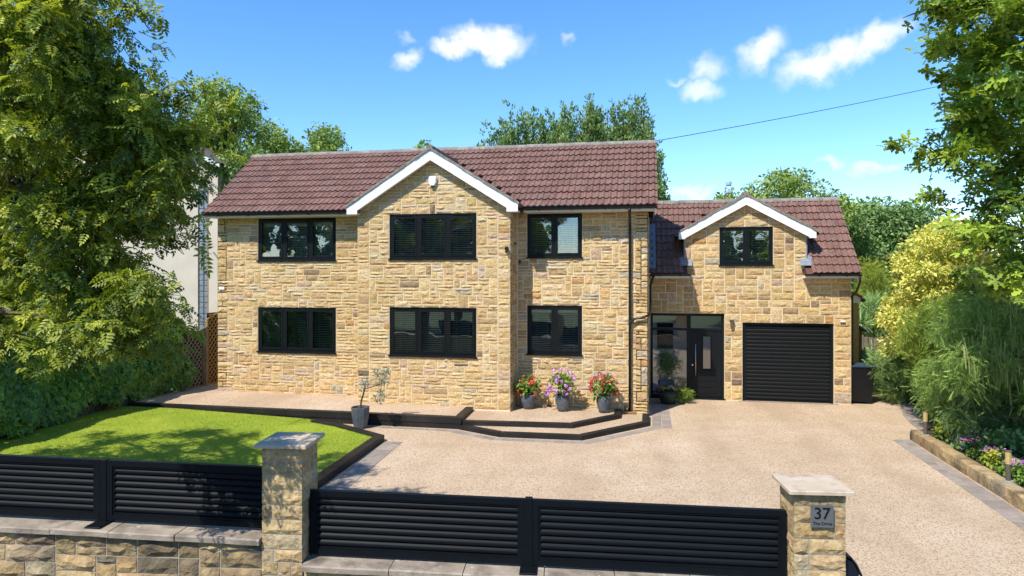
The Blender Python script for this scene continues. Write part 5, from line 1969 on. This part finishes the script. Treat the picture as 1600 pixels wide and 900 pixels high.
# ------------------------------------------------------------------ pots
def bloom_heads(name, centers, r, colour, parent, n=26):
    """round flower heads made of small petals"""
    V, Fa, T = [], [], []
    for c in centers:
        rr = r * random.uniform(.75, 1.2)
        k = random.uniform(.8, 1.15)
        for q in range(n):
            d = Vector((random.gauss(0, 1), random.gauss(0, 1), random.gauss(.25, .9))).normalized()
            p = Vector(c) + d * rr * random.uniform(.75, 1)
            a = d.cross(Vector((random.random(), random.random(), random.random()))).normalized()
            b = d.cross(a)
            s = rr * .36
            o = len(V)
            V += [p + a * s + d * s * .2, p + b * s - d * s * .1, p - a * s + d * s * .2, p - b * s - d * s * .1]
            Fa.append((o, o + 1, o + 2, o + 3))
            j = k * random.uniform(.8, 1.2)
            T += [tuple(min(.95, x * j) for x in colour)] * 4
    me = bpy.data.meshes.new(name)
    me.from_pydata([tuple(v) for v in V], [], Fa)
    me.materials.append(MAT['petal'])
    set_tint(me, np.array(T, np.float32))
    o = link(name, me, parent)
    return stuff(o) if len(centers) > 1 else o


def flower_pot(label, cat, x, y, z, colour, heads, h=.40, r=.175, plant=.30, extra=None, head_r=.05):
    t = thing('flower_pot', label, cat, (x, y, z), 'grey pots with hydrangeas by the house wall')
    m = MB()
    m.lathe([(r * .62, 0), (r * .8, h * .2), (r * .98, h * .55), (r * 1.02, h * .72), (r * .95, h * .9), (r * .88, h), (r * .78, h), (r * .76, h * .86)], (x, y, z), 24)
    m.build('pot', 'pot_grey', t, smooth=True)
    MB().lathe([(r * .77, h * .8), (r * .77, h * .88)], (x, y, z), 16).build('soil', 'soil', t)
    c = (x, y, z + h + plant * .62)
    cl_ = ellipsoid_clumps(c, (plant * .95, plant * .7, plant * .72), 26, .09, .15, -.75)
    cl_ += [(x + random.uniform(-.12, .12), y + random.uniform(-.1, .1), z + h + .03, .10) for _ in range(5)]
    foliage('leaves', cl_, 900, .085, ovate_leaf(.7), 'leaf_shrub', t, out=.7, droop=.2, wild=.4, up=1.0, base=.55, spread=.22)
    st = MB()
    for k in cl_[:14]:
        st.tube([(x, y, z + h * .85), ((x + k[0]) / 2, (y + k[1]) / 2, (z + h + k[2]) / 2 + .03), k[:3]], [.008, .006, .004], 4, False)
    st.build('stems', 'bark', t)
    cs = []
    for _ in range(heads):
        d = Vector((random.gauss(0, 1), random.gauss(-.5, .8), random.gauss(.45, .7))).normalized()
        cs.append((c[0] + d.x * plant * 1.08, c[1] + d.y * plant * .85, c[2] + d.z * plant * .85))
    if extra:
        cs += [(c[0] + a, c[1] + b, c[2] + e) for a, b, e in extra]
    for q in cs:
        bloom_heads('flower_head', [q], head_r, colour, t)
    return t


flower_pot('grey pot of orange red flowers tucked into the corner by the gable', 'flower pot', -2.86, 16.42, MZ, (.72, .14, .075), 26, h=.36, head_r=.040)
flower_pot('grey pot of lilac pink hydrangeas, middle one of three', 'flower pot', -2.0, 16.30, MZ, (.68, .32, .66), 12, h=.40, plant=.34, extra=[(-.36, -.12, -.18), (-.30, -.1, .0), (-.12, -.25, -.10), (.06, -.25, -.1), (-.2, -.05, .36), (-.05, -.05, .38), (.1, 0, .36), (.2, -.05, .3)], head_r=.06)
flower_pot('grey pot of crimson flowers nearest the downpipe', 'flower pot', -1.02, 16.33, MZ, (.62, .05, .085), 28, h=.42, plant=.31, extra=[(-.1, 0, .30), (.34, -.08, -.15), (-.33, -.1, .0), (-.28, -.14, -.08)], head_r=.046)

# olive tree in the tall pot at the lawn corner
ol = thing('potted_olive', 'small silvery olive tree in a tall grey pot beside the lawn corner', 'potted tree', (-6.32, 14.33, 0))
ox, oy = -6.32, 14.36
m = MB()
m.lathe([(.135, 0), (.165, .08), (.20, .28), (.215, .42), (.218, .47), (.195, .47), (.19, .42)], (ox, oy, .004), 8)
m.build('pot', 'pot_grey', ol)
MB().lathe([(.185, .38), (.185, .43)], (ox, oy, 0), 12).build('soil', 'soil', ol)
tr_ = MB()
A = [at(561, 640, 15.2), at(563, 622, 15.2), at(570, 608, 15.2), at(571, 598, 15.2)]
tr_.tube([Vector((ox, oy, .42)), Vector((ox + .02, oy, .6)), A[2], A[3]], [.022, .02, .016, .012], 7, False)
tr_.tube([A[2], at(582, 604, 15.2), at(596, 600, 15.1), at(597, 585, 15.1)], [.012, .010, .008, .005], 5, False)
tr_.tube([at(596, 600, 15.1), at(594, 615, 15.1), at(593, 628, 15.1)], [.007, .006, .004], 5, False)
tr_.build('trunk', 'bark', ol)
oc = [tuple(at(x, y, t)) + (r,) for x, y, t, r in ((570, 600, 15.2, .12), (566, 608, 15.2, .09), (575, 597, 15.2, .09), (590, 584, 15.1, .10), (600, 582, 15.1, .12), (607, 578, 15.1, .08), (597, 592, 15.1, .12), (590, 600, 15.1, .1), (602, 598, 15.1, .1), (594, 612, 15.1, .1),
                                                   (598, 620, 15.1, .1), (588, 620, 15.1, .09), (594, 628, 15.1, .09), (586, 578, 15.1, .06), (572, 590, 15.2, .05))]
foliage('leaves', oc, 5200, .062, quad_leaf(.28), 'leaf_olive', ol, out=.6, droop=.1, wild=.6, base=.5, spread=.25, shell=.1)

# plants by the front door
dp_ = thing('door_planter', 'dark green round planter with pink bedding and a feathery standard shrub', 'flower pot', (.56, 18.55, 0))
cx, cy = .53, 18.62
MB().lathe([(.17, 0), (.215, .1), (.24, .25), (.235, .34), (.215, .34), (.21, .30)], (cx, cy, 0), 22).build('pot', 'pot_green', dp_, smooth=True)
MB().lathe([(.2, .27), (.2, .31)], (cx, cy, 0), 14).build('soil', 'soil', dp_)
m = MB(); m.tube([(cx, cy, .28), (cx + .01, cy, .6), (cx, cy, .85)], [.016, .014, .012], 6, False); m.build('stem', 'bark', dp_)
foliage('crown', ellipsoid_clumps((cx, cy, 1.02), (.30, .26, .26), 34, .09, .15, -.8) + [(cx - .1, cy, 1.36, .1), (cx + .05, cy, 1.3, .1)], 1000, .13, needle_spray(4), 'leaf_fern', dp_, out=.9, droop=.15, wild=.4, base=.5)
stuff(foliage('bedding', ellipsoid_clumps((cx, cy, .40), (.22, .2, .07), 14, .05, .08, -.2), 2600, .05, OV, 'leaf_shrub', dp_, base=.5))
bloom_heads('flower_heads', [(cx + random.uniform(-.24, .2), cy - .1 + random.uniform(-.14, .1), .44 + random.uniform(-.05, .08)) for _ in range(16)], .022, (.62, .16, .34), dp_, 14)
bloom_heads('flower_heads', [(cx + random.uniform(.02, .2), cy - .15 + random.uniform(-.1, .1), .44 + random.uniform(-.03, .05)) for _ in range(8)], .02, (.8, .78, .74), dp_, 14)
fp = thing('fern_plant', 'bushy light green fern like plant on the ground before the door', 'plant', (.93, 18.7, 0))
foliage('leaves', ellipsoid_clumps((.92, 18.72, .24), (.26, .22, .22), 26, .08, .13, -.9), 900, .12, needle_spray(4), 'leaf_feather', fp, out=.9, droop=.35, wild=.35, base=.35)

# ------------------------------------------------------------------ flower bed
def bed_plant(label, px, py, r, h, mat, colour=None, heads=0, size=.07, tm=None, head_r=.025, base=.5):
    p = gnd(px, py, .15)
    p.x = max(p.x + .12, 5.72 + r * .85)
    t = thing('bed_plant', label, 'plant', (p.x, p.y, .15))
    foliage('leaves', ellipsoid_clumps((p.x, p.y, .15 + h * .5), (r, r * .9, h * .5), int(14 + r * 40), .06, .11, -.5), 1500, size, tm or OV, mat, t, base=base, spread=.24, out=.7)
    if heads:
        bloom_heads('flower_heads', [(p.x + random.gauss(0, r * .5), p.y + random.gauss(0, r * .45), .15 + h * random.uniform(.85, 1.1)) for _ in range(heads)], head_r, colour, t, 16)
    return t


bed_plant('pink flowering clump at the far end of the flower bed', 1466, 702, .18, .2, 'leaf_shrub', (.62, .16, .42), 26)
bed_plant('yellow green shrub right behind the first garden lamp', 1452, 685, .22, .42, 'leaf_golden', size=.07)
bed_plant('loose lilac flowers in the middle of the flower bed', 1506, 722, .26, .24, 'leaf_shrub', (.55, .25, .55), 30)
bed_plant('bright pink dense flower cushion in the flower bed', 1530, 742, .24, .24, 'leaf_shrub', (.66, .24, .56), 64, head_r=.03)
bed_plant('small silver leaved plant behind the low kerb wall', 1450, 700, .14, .16, 'leaf_olive', size=.05)
bed_plant('red flowering plant near the end of the kerb wall', 1478, 715, .16, .16, 'leaf_shrub', (.5, .04, .05), 12)
bed_plant('straggly grey green plant behind the lilac flowers', 1510, 700, .3, .34, 'leaf_olive', size=.08, tm=needle_spray(4), base=.2)
bed_plant('leafy green plant left of the nearer garden lamp', 1556, 762, .22, .2, 'leaf_shrub', (.6, .3, .55), 10)
bed_plant('green plant with tiny lilac flowers right of the nearer lamp', 1592, 752, .26, .28, 'leaf_shrub', (.5, .28, .6), 24, head_r=.018)
bed_plant('orange flowering plant at the right edge of the picture', 1592, 784, .2, .18, 'leaf_shrub', (.66, .2, .04), 16)
bed_plant('dark green leafy bush under the conifers', 1560, 712, .4, .5, 'leaf_dark', size=.09)
bed_plant('low green plant nearest the street in the bed', 1625, 800, .26, .22, 'leaf_shrub')
bed_plant('yellow flowered tuft between the pink clumps', 1520, 728, .1, .26, 'leaf_golden', (.7, .55, .05), 8)
bed_plant('light green leafy bush before the bushy conifer', 1480, 690, .3, .36, 'leaf_feather', size=.09)
gc = rng.uniform([5.70, 8.0, .15], [8.6, 15.6, .19], (9000, 3))
g2 = leaves_mesh('ground_cover', gc, rng.normal(size=(9000, 3)) * (1, 1, .5) + (0, 0, .5), rng.normal(size=(9000, 3)) * .4 + (0, 0, 1), rng.uniform(.04, .09, 9000), OV, .4 + rng.normal(0, .25, 9000), 'leaf_shrub')
g2['label'] = 'low leafy ground cover spread over the flower bed'
g2['category'] = 'ground cover'
stuff(g2)

# ------------------------------------------------------------------ trees across the street, which the windows mirror
def street_tree(label, x, y, h, r, mat='leaf_far'):
    cl_ = ellipsoid_clumps((x, y, h - r * .9), (r, r, r * .95), 46, r * .2, r * .34, -.8) + ellipsoid_clumps((x, y, h * .35), (r * .8, r * .8, h * .22), 16, r * .2, r * .3)
    tree('street_tree', label, 'tree', (x, y, -.3), (x, y, h * .8), cl_, .2, mat, 90, .42, QL, 'trees across the street', count=16, base=.45)


street_tree('tall tree across the street mirrored in the left upstairs window', -27, -13, 12, 4.2)
street_tree('tree across the street mirrored in the left downstairs window', -21, -11, 10.5, 3.8)
street_tree('tree across the street mirrored in the gable windows', -15, -13, 10, 3.8)
street_tree('second tree across the street mirrored in the gable windows', -11.5, -9, 8.5, 2.6)
street_tree('small tree across the street mirrored in the right upstairs window', -8.2, -14, 6.4, 2.2)
street_tree('tree across the street mirrored in the entrance glazing', 6, -13, 7.5, 3.0)
street_tree('tree across the street beyond the drive entrance', 14, -13, 9, 3.6)
